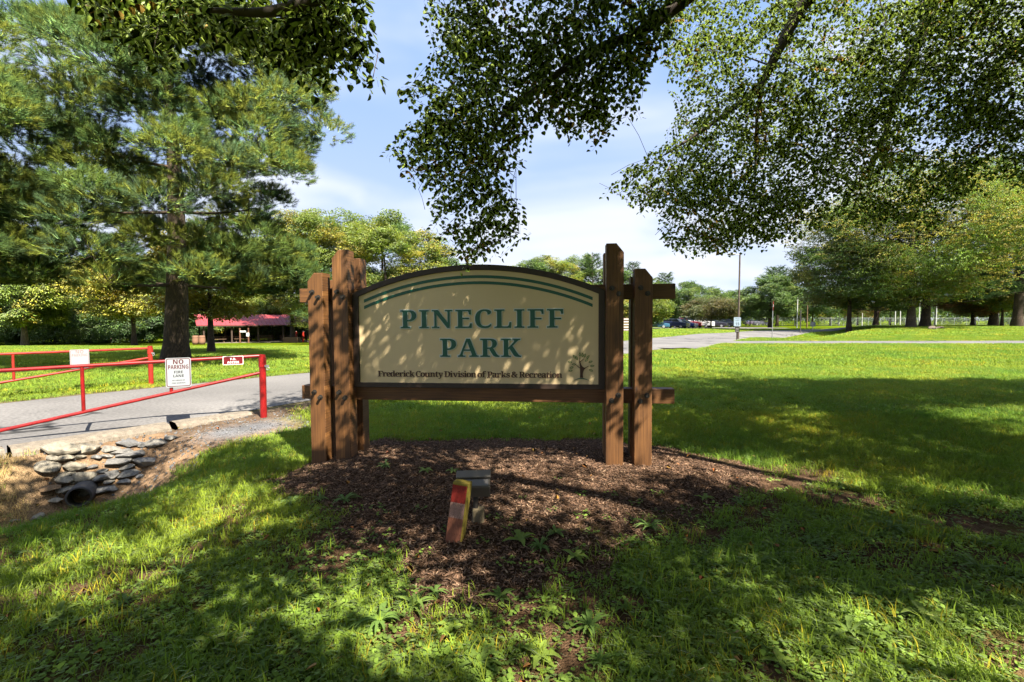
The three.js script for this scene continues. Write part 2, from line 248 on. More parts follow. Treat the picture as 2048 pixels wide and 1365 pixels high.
// ---------------------------------------------------------------- park sign
const font = await new FontLoader().loadAsync('fonts/droid/droid_serif_bold.typeface.json');
const fontSans = await new FontLoader().loadAsync('fonts/droid/droid_sans_bold.typeface.json');
const YAW = 6.5 * Math.PI / 180;
{
  const S = thing('park_sign', 'arched cream park sign with green lettering between brown timber posts', 'sign', V(-0.384, 0.03, -4.81));
  S.rotation.y = -YAW; S.rotation.z = 0.006;
  const PW = 0.168;
  const shift = (g, du, dv, swap) => { const u = g.attributes.uv; for (let k = 0; k < u.count; k++) { const a = u.getX(k), b = u.getY(k); swap ? u.setXY(k, b + du, a + dv) : u.setXY(k, a + du, b + dv); } return g; };
  const bolts = (x, z, y, s, parent) => { for (const [dx, dy] of [[-0.03, -0.025 * s], [0.035, 0.03 * s]]) { const b = new MB(); b.add(new THREE.CylinderGeometry(0.016, 0.016, 0.05, 10).rotateX(Math.PI / 2), new THREE.Matrix4().makeTranslation(x + dx, y + dy, z + 0.018)); b.add(new THREE.CylinderGeometry(0.026, 0.026, 0.006, 14).rotateX(Math.PI / 2), new THREE.Matrix4().makeTranslation(x + dx, y + dy, z + 0.002)); b.build('bolt', M.bolt, parent); } };
  let k = 0;
  for (const [lx, h, side] of [[-1.41, 2.2, -1], [-1.685, 1.965, -1], [1.41, 2.2, 1], [1.685, 1.95, 1]]) for (const back of [0, 1]) {
    const w = PW / 2 - 0.006, hh = h - back * 0.05, sh = new THREE.Shape();
    sh.moveTo(-w, -0.35); sh.lineTo(w, -0.35);
    if (side > 0) { sh.lineTo(w, hh - 0.085); sh.lineTo(0.01, hh); sh.lineTo(-w, hh); } else { sh.lineTo(w, hh); sh.lineTo(-0.01, hh); sh.lineTo(-w, hh - 0.085); }
    const g = shift(new THREE.ExtrudeGeometry(sh, { depth: PW - 0.012, bevelEnabled: true, bevelSize: 0.006, bevelThickness: 0.006, bevelSegments: 2 }), k * 0.37, k * 0.61);
    g.translate(0, 0, -PW + 0.006 - back * (PW + 0.145));
    const post = mesh('post', g, M.wood, S); post.position.set(lx, 0, 0); k++;
    if (!back) { bolts(0, 0, 0.69, side, post); bolts(0, 0, 1.745, -1, post); }
  }
  for (const y of [0.685, 1.745]) { const g = shift(new RoundedBoxGeometry(3.98, 0.15, 0.14, 2, 0.006), 0, 0); const p = g.attributes.position, u = g.attributes.uv; for (let q = 0; q < p.count; q++) u.setXY(q, p.getY(q) + p.getZ(q) + y, p.getX(q) + y * 3); const b = mesh('beam', g, M.wood, S); b.position.set(0.03, y, -PW - 0.0725); }
  // panel: arch through three points
  const HWI = 1.262, y0 = 0.805, arch = (hw, ye, yc) => { const s = yc - ye, R = (hw * hw + s * s) / (2 * s), cy = yc - R; return { R, cy, a: Math.asin(hw / R) }; };
  const outer = arch(1.318, 1.755, 2.035), shapeOf = (hw, yb, A) => { const sh = new THREE.Shape(); sh.moveTo(-hw, yb); sh.lineTo(hw, yb); const a = Math.asin(hw / A.R); for (let q = 0; q <= 40; q++) { const t = lerp(a, -a, q / 40); sh.lineTo(Math.sin(t) * A.R, A.cy + Math.cos(t) * A.R); } return sh; };
  const inner = { R: outer.R - 0.05, cy: outer.cy };
  const fs = shapeOf(1.318, 0.762, outer), hole = shapeOf(HWI, y0, inner); fs.holes.push(new THREE.Path(hole.getPoints().reverse()));
  const fz = -0.095;
  const fr = mesh('frame', new THREE.ExtrudeGeometry(fs, { depth: 0.06, bevelEnabled: true, bevelSize: 0.003, bevelThickness: 0.003, bevelSegments: 1 }), M.frame, S); fr.position.z = fz - 0.06;
  const pn = mesh('panel', new THREE.ExtrudeGeometry(shapeOf(HWI + 0.004, y0 - 0.004, { R: inner.R + 0.004, cy: inner.cy }), { depth: 0.03, bevelEnabled: false }), M.cream, S); pn.position.z = fz - 0.052;
  const face = fz - 0.0215;
  for (const [o1, o2] of [[0.105, 0.135], [0.168, 0.198]]) { // green arched bands
    const sh = new THREE.Shape(), R1 = outer.R - o1, R2 = outer.R - o2, X = 1.2, a1 = Math.asin(X / R1), a2 = Math.asin(X / R2);
    for (let q = 0; q <= 40; q++) { const t = lerp(-a1, a1, q / 40); q ? sh.lineTo(Math.sin(t) * R1, outer.cy + Math.cos(t) * R1) : sh.moveTo(Math.sin(t) * R1, outer.cy + Math.cos(t) * R1); }
    for (let q = 0; q <= 40; q++) { const t = lerp(a2, -a2, q / 40); sh.lineTo(Math.sin(t) * R2, outer.cy + Math.cos(t) * R2); }
    const m = mesh('arched_band', new THREE.ExtrudeGeometry(sh, { depth: 0.004, bevelEnabled: false }), M.green, S); m.position.z = face;
  }
  const NX = 1.1, letters = (text, x0, x1, base, cap, each) => { // spread letters between x0 and x1
    const size = cap / 1.02, glyphs = [...text].map((ch) => { if (ch === ' ') return { ch, w: size * 0.26 }; const g = new TextGeometry(ch, { font, size, depth: 0.004, curveSegments: 8, bevelEnabled: false }); g.scale(NX, 1, 1); g.computeBoundingBox(); return { ch, g, w: g.boundingBox.max.x - g.boundingBox.min.x, m: g.boundingBox.min.x }; });
    const gap = (x1 - x0 - glyphs.reduce((s, q) => s + q.w, 0)) / (glyphs.length - 1); let x = x0;
    for (const q of glyphs) { if (q.g) each(q.ch, size, x - q.m, base); x += q.w + gap; }
  };
  const big = (ch, size, x, y) => {
    const o = mesh('letter', new TextGeometry(ch, { font, size, depth: 0.012, curveSegments: 8, bevelEnabled: false }).scale(NX, 1, 1), M.green, S); o.position.set(x, y, face);
    const e = mesh('letter_outline', new TextGeometry(ch, { font, size, depth: 0.006, curveSegments: 8, bevelEnabled: true, bevelSize: 0.008, bevelThickness: 0.001, bevelSegments: 1 }).scale(NX, 1, 1), M.outline, o); e.position.z = -0.001;
  };
  letters('PINECLIFF', -0.80, 0.905, 1.385, 0.195, big);
  letters('PARK', -0.375, 0.475, 1.085, 0.195, big);
  const sm = []; letters('Frederick County Division of Parks & Recreation', -1.06, 0.895, 0.872, 0.062, (ch, size, x, y) => { const g = new TextGeometry(ch, { font, size, depth: 0.006, curveSegments: 4, bevelEnabled: false }); g.scale(NX, 1, 1); g.translate(x, y, face); sm.push(g); });
  mesh('small_lettering', mergeGeometries(sm), M.brownText, S);
  // tree emblem
  const em = new THREE.Group(); em.name = 'tree_emblem'; em.position.set(1.085, 0.845, face); S.add(em);
  const ext = (sh, d) => new THREE.ExtrudeGeometry(sh, { depth: d, bevelEnabled: false, curveSegments: 10 });
  const trunk = new THREE.Shape(); trunk.moveTo(-0.012, 0.03); trunk.quadraticCurveTo(-0.005, 0.1, -0.018, 0.2); trunk.lineTo(-0.008, 0.2); trunk.quadraticCurveTo(0.003, 0.13, 0.05, 0.13); trunk.quadraticCurveTo(0.008, 0.1, 0.022, 0.03); trunk.closePath();
  mesh('emblem_trunk', ext(trunk, 0.006), M.brownText, em);
  for (const q of [[[-0.014, 0.13], [-0.055, 0.165]], [[-0.015, 0.18], [-0.012, 0.24]], [[0.04, 0.128], [0.075, 0.15]], [[-0.012, 0.19], [0.03, 0.225]]]) new MB().tube(q.map(([x, y]) => V(x, y, 0.003)), [0.004, 0.002], 5).build('emblem_branch', M.brownText, em);
  const arcS = new THREE.Shape(); arcS.moveTo(-0.075, 0); arcS.quadraticCurveTo(0, 0.055, 0.085, 0.0); arcS.quadraticCurveTo(0, 0.035, -0.075, 0); mesh('emblem_hill', ext(arcS, 0.006), M.green, em);
  const lf = (w, l) => { const s = new THREE.Shape(); s.moveTo(0, 0); s.quadraticCurveTo(w, l * 0.4, 0, l); s.quadraticCurveTo(-w, l * 0.4, 0, 0); return s; };
  const g1 = std(lin(0.09, 0.13, 0.03)), g2 = std(lin(0.42, 0.40, 0.2));
  for (const [x, y, a] of [[-0.012, 0.245, 0], [-0.055, 0.225, 0.6], [-0.09, 0.185, 1.35], [-0.075, 0.14, 1.9], [-0.085, 0.105, 1.75], [0.03, 0.235, -0.35], [0.055, 0.225, -0.7], [0.075, 0.185, -1.2], [0.09, 0.15, -1.5], [0.08, 0.115, -2.0], [-0.035, 0.21, 0.4], [0.04, 0.195, -0.8], [-0.05, 0.165, 1.5], [0.012, 0.24, -0.1]]) {
    const l = mesh('emblem_leaf', ext(lf(0.022, 0.045), 0.004), g1, em); l.position.set(x, y, 0); l.rotation.z = a; const i = mesh('leaf_inlay', ext(lf(0.011, 0.026), 0.0055), g2, l); i.position.y = 0.009;
  }
}

// ---------------------------------------------------------------- gates
function plate(name, w, h, draw, parent, m) { // sign plate with rounded corners and printed face
  const cv = document.createElement('canvas'); cv.width = 384; cv.height = Math.round(384 * h / w); const c = cv.getContext('2d'); draw(c, cv.width, cv.height);
  const t = new THREE.CanvasTexture(cv); t.colorSpace = THREE.SRGBColorSpace;
  const sh = new THREE.Shape(), r = Math.min(w, h) * 0.09, x = w / 2, y = h / 2; sh.moveTo(-x + r, -y); sh.lineTo(x - r, -y); sh.quadraticCurveTo(x, -y, x, -y + r); sh.lineTo(x, y - r); sh.quadraticCurveTo(x, y, x - r, y); sh.lineTo(-x + r, y); sh.quadraticCurveTo(-x, y, -x, y - r); sh.lineTo(-x, -y + r); sh.quadraticCurveTo(-x, -y, -x + r, -y);
  const g = new THREE.ExtrudeGeometry(sh, { depth: 0.003, bevelEnabled: false }), u = g.attributes.uv, p = g.attributes.position; for (let k = 0; k < u.count; k++) u.setXY(k, p.getX(k) / w + 0.5, p.getY(k) / h + 0.5);
  const o = mesh(name, g, [std(lin(1, 1, 1), { map: t, roughness: 0.45 }), M.steel], parent); o.applyMatrix4(m); return o;
}
function noParking(c, w, h, ink = '#480808', ink2 = '#151013') {
  c.fillStyle = '#8b9094'; c.fillRect(0, 0, w, h); c.strokeStyle = ink; c.lineWidth = 12; c.beginPath(); c.roundRect(18, 18, w - 36, h - 36, 26); c.stroke();
  c.textAlign = 'center'; c.fillStyle = ink; c.font = 'bold 112px sans-serif'; c.fillText('NO', w / 2, h * 0.21, w * 0.5); c.font = 'bold 104px sans-serif'; c.fillText('PARKING', w / 2, h * 0.38, w * 0.82);
  c.fillStyle = ink2; c.font = 'bold 66px sans-serif'; c.fillText('FIRE', w / 2, h * 0.53, w * 0.5); c.fillText('LANE', w / 2, h * 0.66, w * 0.55); c.font = 'bold 30px sans-serif'; c.fillText('BY ORDER OF', w / 2, h * 0.79, w * 0.7); c.fillText('FIRE MARSHAL', w / 2, h * 0.88, w * 0.8);
}
function gate(o) {
  const base = o.base, dir = o.dir, G = thing('pipe_gate', o.label, 'gate', V(base.x, ground(base.x, base.z), base.z), 'red pipe gates beside the access road');
  const n = V(-dir.z, 0, dir.x); if (n.z < 0) n.negate();
  const onPlane = (px, py) => { const r = ray(px, py), t = base.clone().sub(CAM).dot(n) / r.dot(n); return r.multiplyScalar(t).add(CAM).sub(G.position); };
  const post = new MB(); post.tube([V(0, -0.3, 0), V(0, o.h - 0.01, 0), V(0, o.h, 0)], [0.05, 0.05, 0.044], 16); post.build('post', o.mat, G);
  const pipe = (name, a, b, r) => { const m = new MB(); m.tube([a, b], r, 12); return m.build(name, o.mat, G); };
  const ext = (a, b, k) => b.clone().sub(a).multiplyScalar(k).add(a);
  const t0 = onPlane(...o.top[0]), t1 = onPlane(...o.top[1]), b0 = onPlane(...o.brace[0]), b1 = onPlane(...o.brace[1]);
  const tEnd = ext(t0, t1, o.k), bEnd = ext(b0, b1, o.k); pipe('top_rail', t0, tEnd, 0.026); pipe('brace', b0, bEnd, 0.024);
  const onLine = (a, b, p) => { const d = b.clone().sub(a), s = (p.x - a.x) / d.x; return a.clone().addScaledVector(d, s); };
  for (const [px, py] of o.bars) { const p = onPlane(px, py); pipe('upright', onLine(t0, tEnd, p), onLine(b0, bEnd, p), 0.022); }
  pipe('upright', tEnd, bEnd, 0.024);
  const lat = new MB(); lat.box(0.07, 0.03, 0.02, 0.075, o.h * 0.82, 0.02); lat.build('latch', M.steel, G); const pl = mesh('padlock', new THREE.TorusGeometry(0.022, 0.006, 6, 12), M.steel, G); pl.position.set(0.1, o.h * 0.78, 0.03);
  const col = new MB(); col.tube([V(0, o.h * 0.8, 0), V(0, o.h * 0.95, 0)], 0.058, 14); col.build('collar', o.mat, G);
  for (const s of o.signs) { const c = onPlane(...s.px), q = new THREE.Matrix4().makeBasis(dir.x > 0 ? dir : dir.clone().negate(), V(0, 1, 0), n).setPosition(c.addScaledVector(n, 0.032)); plate('sign_plate', s.w, s.h, s.draw, G, q); }
  return G;
}
{
  const p = gnd(527, 835), q = gnd(0, 896), d = q.clone().sub(p).setY(0).normalize();
  gate({ base: p, dir: d, h: 1.0, mat: M.red, top: [[525, 712], [0, 742]], brace: [[525, 745], [0, 862]], k: 1.5, bars: [[165, 780], [341, 745]], label: 'red pipe gate with fire lane and access plates, its post on bare dirt',
    signs: [{ px: [357, 745], w: 0.31, h: 0.43, draw: noParking }, { px: [466, 721], w: 0.275, h: 0.135, draw: (c, w, h) => { c.fillStyle = '#c9c2be'; c.fillRect(0, 0, w, h); c.fillStyle = '#5e0a10'; c.beginPath(); c.roundRect(14, 14, w - 28, h - 28, 22); c.fill(); c.fillStyle = '#f2ecea'; c.textAlign = 'center'; c.font = 'bold 62px sans-serif'; c.fillText('F.D.', w / 2, h * 0.46); c.fillText('ACCESS', w / 2, h * 0.83, w * 0.8); } }] });
  const p2 = gnd(302, 771), d2 = V(-RU[0], 0, -RU[1]);
  gate({ base: p2, dir: d2, h: 0.92, mat: M.orangeRed, top: [[300, 697], [0, 709]], brace: [[298, 716], [0, 766]], k: 1.6, bars: [[26, 735]], label: 'orange red pipe gate with pale faded plate across the road by the pine', signs: [{ px: [158, 718], w: 0.31, h: 0.40, draw: (c, w, h) => noParking(c, w, h, '#a86d68', '#9a8f90') }] });
}

// ---------------------------------------------------------------- culvert pipe, stones
function rockGeo(seed, sx, sy, sz, tint) {
  const g = mergeVertices(new THREE.IcosahedronGeometry(1, 2).deleteAttribute('uv').deleteAttribute('normal')), p = g.attributes.position, c = [], r = rng(seed), planes = [];
  for (let k = 0; k < 13; k++) planes.push([V(r() - 0.5, (r() - 0.5) * 0.8, r() - 0.5).normalize(), 0.5 + 0.28 * r()]);
  for (let k = 0; k < p.count; k++) { const v = V(p.getX(k), p.getY(k), p.getZ(k)); for (const [n, d] of planes) { const e = v.dot(n) - d; if (e > 0) v.addScaledVector(n, -e); } v.multiplyScalar(1 + 0.025 * n3(v.x * 3 + seed, v.y * 3, v.z * 3)); p.setXYZ(k, v.x * sx, v.y * sy, v.z * sz); const t = 1 + 0.35 * n3(v.x * 2.2, v.y * 6, v.z * 2.2 + seed); c.push(tint[0] * t, tint[1] * t, tint[2] * t); }
  g.setAttribute('color', new THREE.Float32BufferAttribute(c, 3)); const f = toCreasedNormals(g, 0.22), q = f.attributes.position, u = []; for (let k = 0; k < q.count; k++) u.push(q.getX(k) + q.getY(k), q.getZ(k) + q.getY(k) * 0.7); f.setAttribute('uv', new THREE.Float32BufferAttribute(u, 2)); return f;
}
{
  const [mx, mz] = fromUV(0.40, 1.2), prof = [[0.10, 0], [0.10, 0.6], [0.122, 0.6], [0.122, 0.012], [0.116, 0], [0.10, 0]].map(([r, y]) => new THREE.Vector2(r, y));
  const cp = thing('culvert_pipe', 'dark round drain pipe mouth below the stones', 'pipe', V(mx, -0.52, mz));
  const g = new THREE.LatheGeometry(prof, 32).rotateX(Math.PI / 2); const b = mesh('pipe_wall', g, std(lin(0.05, 0.047, 0.045), { roughness: 0.7 }), cp); b.rotation.y = Math.atan2(-0.5, -0.866);
  const shadeDisc = mesh('pipe_shade_disc', new THREE.CircleGeometry(0.101, 24), M.black, b); shadeDisc.position.z = 0.5; shadeDisc.rotation.y = Math.PI;  // black disc stands in for the shade deep inside the pipe
  const r = rng(77), stones = [[123, 901, 62], [178, 902, 39], [221, 901, 26], [254, 890, 40], [281, 891, 25], [312, 891, 33], [246, 908, 36], [105, 919, 28], [132, 920, 30], [157, 917, 22], [267, 914, 42], [230, 929, 42], [291, 927, 40], [98, 937, 43], [148, 937, 43], [183, 936, 18], [256, 938, 28], [133, 951, 28], [121, 962, 34], [166, 957, 40], [197, 962, 30], [226, 951, 32], [257, 951, 36], [248, 966, 26], [103, 980, 36], [168, 978, 36], [199, 984, 28], [222, 980, 24], [76, 1037, 24], [31, 1044, 18], [340, 880, 22], [128, 984, 34], [172, 990, 30], [112, 1003, 24], [190, 917, 20], [205, 945, 18], [210, 915, 22], [280, 955, 18], [150, 966, 18], [215, 966, 20]];
  stones.forEach(([px, py, w], k) => {
    const p = gnd(px, py), s = w / F * -p.z * 0.72, warm = px < 180 ? 1 : 0.2 + 0.5 * r(), tint = k === 24 ? [0.36, 0.22, 0.11] : [lerp(0.24, 0.44, warm), lerp(0.25, 0.385, warm), lerp(0.275, 0.29, warm)];
    const m = mesh('rock', rockGeo(k * 13 + 7, s, s * (0.26 + 0.14 * r()), s * (0.66 + 0.25 * r()), tint), M.rock); m.position.set(p.x, p.y + s * 0.16, p.z); m.rotation.set(0.25 * (r() - 0.3), r() * 1.2 - 0.6, 0.3 * (r() - 0.5));
    tag(m, k === 24 ? 'brown orange stone beside the pipe mouth' : k === 28 || k === 29 ? 'small pale stone lying in dry grass below the others' : px < 180 ? 'pale warm grey stone laid around the drain pipe' : 'blue grey flat stone laid on the slope above the drain', 'rock', 'stones lining the drain outlet');
  });
  const gl = []; for (let k = 0; k < 900; k++) { const [x, z] = fromUV(0.2 + r() * 2.9, 0.45 + r() * 1.5), s = 0.008 + 0.022 * r() * r(), t = 0.2 + 0.2 * r(); gl.push([x, ground(x, z) + s * 0.3, z, r() * 3, r() * 6, r() * 3, s, s * 0.7, s, t, t * 0.98, t * 0.97]); }
  copies('gravel', rockGeo(3, 1, 1, 1, [1, 1, 1]), M.rock, gl);
}

// ---------------------------------------------------------------- marker stake and floodlight in the mulch
{
  const p = gnd(908, 1079), T = thing('marker_stake', 'leaning timber stake with red and faded white painted bands and yellow edge', 'stake', V(p.x, p.y - 0.02, p.z));
  const bands = [[-0.1, 0.17, lin(0.50, 0.185, 0.105), 'bare_band'], [0.17, 0.27, lin(0.62, 0.38, 0.33), 'white_band'], [0.27, 0.385, lin(0.55, 0.035, 0.018), 'red_band']];
  for (const [a, b, c, n] of bands) { const m = new MB(); m.add(new THREE.BoxGeometry(0.1, b - a, 0.085), new THREE.Matrix4().makeTranslation(0, (a + b) / 2, 0)); m.build(n, std(c, { map: rep(woodTex, 3, 1), roughness: 0.8 }), T); }
  const sd = new MB(); sd.add(new RoundedBoxGeometry(0.012, 0.50, 0.088, 2, 0.004), new THREE.Matrix4().makeTranslation(0.0555, 0.14, 0)); sd.add(new RoundedBoxGeometry(0.112, 0.024, 0.088, 2, 0.008), new THREE.Matrix4().makeTranslation(0.005, 0.394, 0)); sd.build('yellow_edge', std(lin(0.42, 0.31, 0.03), { map: rep(grainTex, 4, 4), roughness: 0.75 }), T);
  T.rotation.set(-0.12, -0.16, -0.13);
  const q = gnd(957, 1043), L = thing('flood_light', 'small grey finned floodlight on a stub aimed at the sign', 'floodlight', V(q.x, q.y, q.z));
  const gm = std(lin(0.15, 0.13, 0.105), { roughness: 0.55, metalness: 0.35 });
  const head = new THREE.Group(); head.name = 'lamp_head'; head.position.set(-0.035, 0.25, -0.02); head.rotation.set(0.42, 0.05, 0); L.add(head);
  mesh('housing', new RoundedBoxGeometry(0.235, 0.10, 0.13, 3, 0.012), gm, head);
  const lid = mesh('hood', new RoundedBoxGeometry(0.25, 0.018, 0.075, 2, 0.006), gm, head); lid.position.set(0, 0.064, -0.05);
  const back = mesh('back_plate', new RoundedBoxGeometry(0.215, 0.012, 0.07, 2, 0.004), std(lin(0.13, 0.12, 0.11), { roughness: 0.5 }), head); back.position.set(0, 0.055, 0.03);
  for (let k = 0; k < 13; k++) { const f = mesh('fin', new THREE.BoxGeometry(0.006, 0.022, 0.022), gm, head); f.position.set(-0.1 + k * 0.0167, 0.06, -0.022); }
  const gl = mesh('lens', new THREE.BoxGeometry(0.2, 0.075, 0.006), std(lin(0.5, 0.5, 0.48), { roughness: 0.15 }), head); gl.position.set(0, 0, -0.068);
  const st = new MB(); st.tube([V(-0.02, 0.08, 0), V(-0.02, 0.21, -0.01)], 0.018, 10); st.build('stem', M.bolt, L);
  const fb = mesh('footing', new RoundedBoxGeometry(0.085, 0.14, 0.08, 3, 0.014), std(lin(0.36, 0.28, 0.16), { map: rep(grainTex, 3, 3), bumpMap: rep(grainBump, 3, 3), bumpScale: 0.006 }), L); fb.position.y = 0.03;
}

// ---------------------------------------------------------------- foliage building blocks
const tri = (b, a, c, d) => b.i.push(a, c, d);
function leafInto(b, o, dir, nrm, l, w, heart = false) { // one folded leaf, six faces
  dir = dir.clone().normalize(); const s = V(0, 0, 0).crossVectors(dir, nrm).normalize(), n = V(0, 0, 0).crossVectors(s, dir).normalize();
  const P = (a, c, h) => { const p = o.clone().addScaledVector(dir, a * l).addScaledVector(s, c * w).addScaledVector(n, h * l); return p; };
  const put = (p, side) => { const q = n.clone().addScaledVector(s, side * 0.35).normalize(); return b.vert(p.x, p.y, p.z, q.x, q.y, q.z); };
  const pts = heart ? [[0.28, 0.5, 0.06], [0.02, 0.36, 0.05], [0.6, 0.36, 0.02]] : [[0.35, 0.42, 0.05], [0.08, 0.18, 0.02], [0.68, 0.28, 0.0]];
  const base = put(P(0, 0, 0), 0), tip = put(P(1, 0, -0.12), 0), mid = put(P(0.42, 0, -0.03), 0);
  for (const sd of [-1, 1]) { const [a, c, d] = pts.map(([x, y, h]) => put(P(x, sd * y, h), sd)); tri(b, base, c, mid); tri(b, c, a, mid); tri(b, a, d, mid); tri(b, d, tip, mid); }
}
function sprayGeo(seed, n = 12) { // drooping twig with heart-shaped leaves, along +x
  const r = rng(seed), b = new MB(), L = 0.34;
  for (let k = 0; k < n; k++) { const t = (k + 0.5) / n, sd = k % 2 ? 1 : -1, o = V(t * L, -0.35 * L * t * t + 0.01 * (r() - 0.5), sd * 0.012), l = 0.034 + 0.024 * r(); const pet = V(0.6 * r() - 0.1, -0.1 - 0.8 * r(), sd * (0.4 + 0.8 * r())).normalize(); o.addScaledVector(pet, 0.022); leafInto(b, o, pet, V(r() - 0.5, 0.3 + r(), r() - 0.5).multiplyScalar(1 + r()), l, l * 0.95, true); }
  b.tube([V(0, 0, 0), V(L * 0.5, -0.09 * L, 0), V(L, -0.35 * L, 0)], [0.002, 0.0015, 0.001], 3, false);
  return b.geo();
}
function clusterGeo(seed, n, spread, size) { const r = rng(seed), b = new MB(); for (let k = 0; k < n; k++) { const a = r() * 6.28, e = Math.asin(r() * 1.6 - 0.6), q = spread * Math.cbrt(r()), o = V(Math.cos(a) * Math.cos(e) * q, Math.sin(e) * q * 0.6, Math.sin(a) * Math.cos(e) * q), l = size * (0.7 + 0.6 * r()); leafInto(b, o, V(Math.cos(a) + r() - 0.5, -0.1 - 0.5 * r(), Math.sin(a) + r() - 0.5), V(r() - 0.5, 1, r() - 0.5), l, l * 0.75); } return b.geo(); }
function tuftGeo(seed, n, len) { // brush of needles round a shoot along +x
  const r = rng(seed), b = new MB();
  for (let k = 0; k < n; k++) {
    const t = r(), o = V(t * len * 1.3, 0, 0), a = r() * 6.28, f = 0.35 + 0.5 * (1 - t) * r() + 0.25 * r(), d = V(0.75, Math.cos(a) * f, Math.sin(a) * f).normalize(), s = V(0, 0, 0).crossVectors(d, V(r() - 0.5, r() - 0.5, r() - 0.5)).normalize(), l = len * (0.75 + 0.4 * r()), w = 0.0032 * (len / 0.11);
    const n2 = V(0, 0, 0).crossVectors(s, d).normalize(), e = o.clone().addScaledVector(d, l).add(V(0, -0.1 * l, 0)), q = [o.clone().addScaledVector(s, w), o.clone().addScaledVector(s, -w), e].map((p) => b.vert(p.x, p.y, p.z, n2.x, n2.y, n2.z)); b.i.push(...q);
  }
  b.tube([V(-0.05, 0, 0), V(len * 1.3, 0, 0)], [0.005, 0.003], 3, false); return b.geo();
}
const SPRAY = [1, 2, 3].map((s) => sprayGeo(s)), CLUSTER = [11, 12].map((s) => clusterGeo(s, 15, 0.42, 0.21)), FINE = clusterGeo(15, 16, 0.3, 0.13), TUFT = tuftGeo(21, 46, 0.13), FARTUFT = tuftGeo(22, 30, 0.42);

function grow(b, nodes, target, r0, seg = 5, sag = 0.08) { // join a target to the nearest part of the skeleton
  let best = null, m = 1e9; for (const q of nodes) { const d = q.p.distanceTo(target) + (q.p.y > target.y + 1.5 ? 0.5 : 0) + q.k * 0.12; if (d < m) { m = d; best = q; } }
  const a = best.p, d = a.distanceTo(target), n = Math.max(2, Math.ceil(d / 0.45)), ra = Math.min(best.r * 0.7, r0 * (0.5 + d)), rb = Math.max(0.003, ra * 0.35), pts = [], rad = [];
  for (let q = 0; q <= n; q++) { const t = q / n, p = a.clone().lerp(target, t); p.y += sag * d * Math.sin(t * Math.PI); p.x += 0.05 * d * n3(t * 3, a.x, target.z); p.z += 0.05 * d * n3(t * 3, a.z, target.x); pts.push(p); rad.push(lerp(ra, rb, t)); if (q) nodes.push({ p: p.clone(), r: lerp(ra, rb, t), k: best.k + 1 }); }
  b.tube(pts, rad, seg, false); return pts;
}
function crownColor(r, cols, k) { const c = cols[Math.floor(k * cols.length) % cols.length], v = 0.8 + 0.45 * r(); return [c[0] * v * (0.9 + 0.2 * r()), c[1] * v, c[2] * v]; }

function broadleaf(o) { // trunk, limbs and a crown of leaf clumps with gaps between them
  const r = rng(o.seed), y0 = ground(o.x, o.z), T = thing(o.name ?? 'broadleaf_tree', o.label, 'tree', V(o.x, y0, o.z), o.group);
  const tr = new MB(), lb = new MB(), h = o.h, R = o.r, base = o.base ?? h * 0.22, tR = o.tr ?? h * 0.018, nodes = [], pts = [], rad = [], top = base + (h - base) * 0.62, lx = (r() - 0.5) * 0.06 * h, lz = (r() - 0.5) * 0.06 * h;
  for (let k = 0; k <= 8; k++) { const t = k / 8, p = V(lx * t * t, lerp(-0.3, top, t), lz * t * t); pts.push(p); rad.push(tR * (k === 0 ? 1.45 : k === 1 ? 1.08 : 1 - 0.7 * t)); if (p.y > base * 0.75) nodes.push({ p, r: rad[k], k: 0 }); }
  tr.tube(pts, rad, 10).build('trunk', o.bark ?? M.bark, T);
  const K = o.clumps ?? 46, list = [], cl = [];
  for (let k = 0; k < K; k++) { const a = r() * 6.283, sy = r() * 2 - 1, q = 0.45 + 0.55 * Math.sqrt(r()), w = Math.sqrt(1 - sy * sy) * q * (1 + 0.3 * n3(a * 1.3, sy * 2, o.seed)), cy = base + (h - base) * (0.5 + 0.5 * sy * q); const prof = o.flat ? 1 : 1 - 0.25 * Math.max(0, sy); cl.push(V(Math.cos(a) * w * R * prof, Math.max(base * 0.8, cy), Math.sin(a) * w * R * prof)); }
  cl.sort((a, b) => Math.hypot(a.x, a.z, a.y - base) - Math.hypot(b.x, b.z, b.y - base));
  cl.forEach((c) => grow(lb, nodes, c, 0.04 * tR / 0.2, 5)); lb.build('limb', o.bark ?? M.bark, T).userData.kind = 'stuff';
  const per = Math.round((o.n ?? 2600) / K), cs = (o.size ?? 1), hue = rng(o.seed + 9);
  for (const c of cl) { const rc = R * (0.2 + 0.16 * r()), tone = hue(); for (let k = 0; k < per; k++) { const a = r() * 6.283, e = r() * 2 - 1, q = Math.cbrt(r()) * rc, f = Math.sqrt(1 - e * e), s = cs * (0.75 + 0.6 * r()); list.push([c.x + Math.cos(a) * f * q, c.y + e * q * 0.62, c.z + Math.sin(a) * f * q, (r() - 0.5) * 0.7, r() * 6.28, (r() - 0.5) * 0.7, s, s, s, ...crownColor(r, o.cols, clamp(tone * 0.75 + 0.25 * r(), 0, 0.999))]); } }
  copies('crown', o.fine ? FINE : CLUSTER[o.seed % 2], M.leaf, list, T); return T;
}
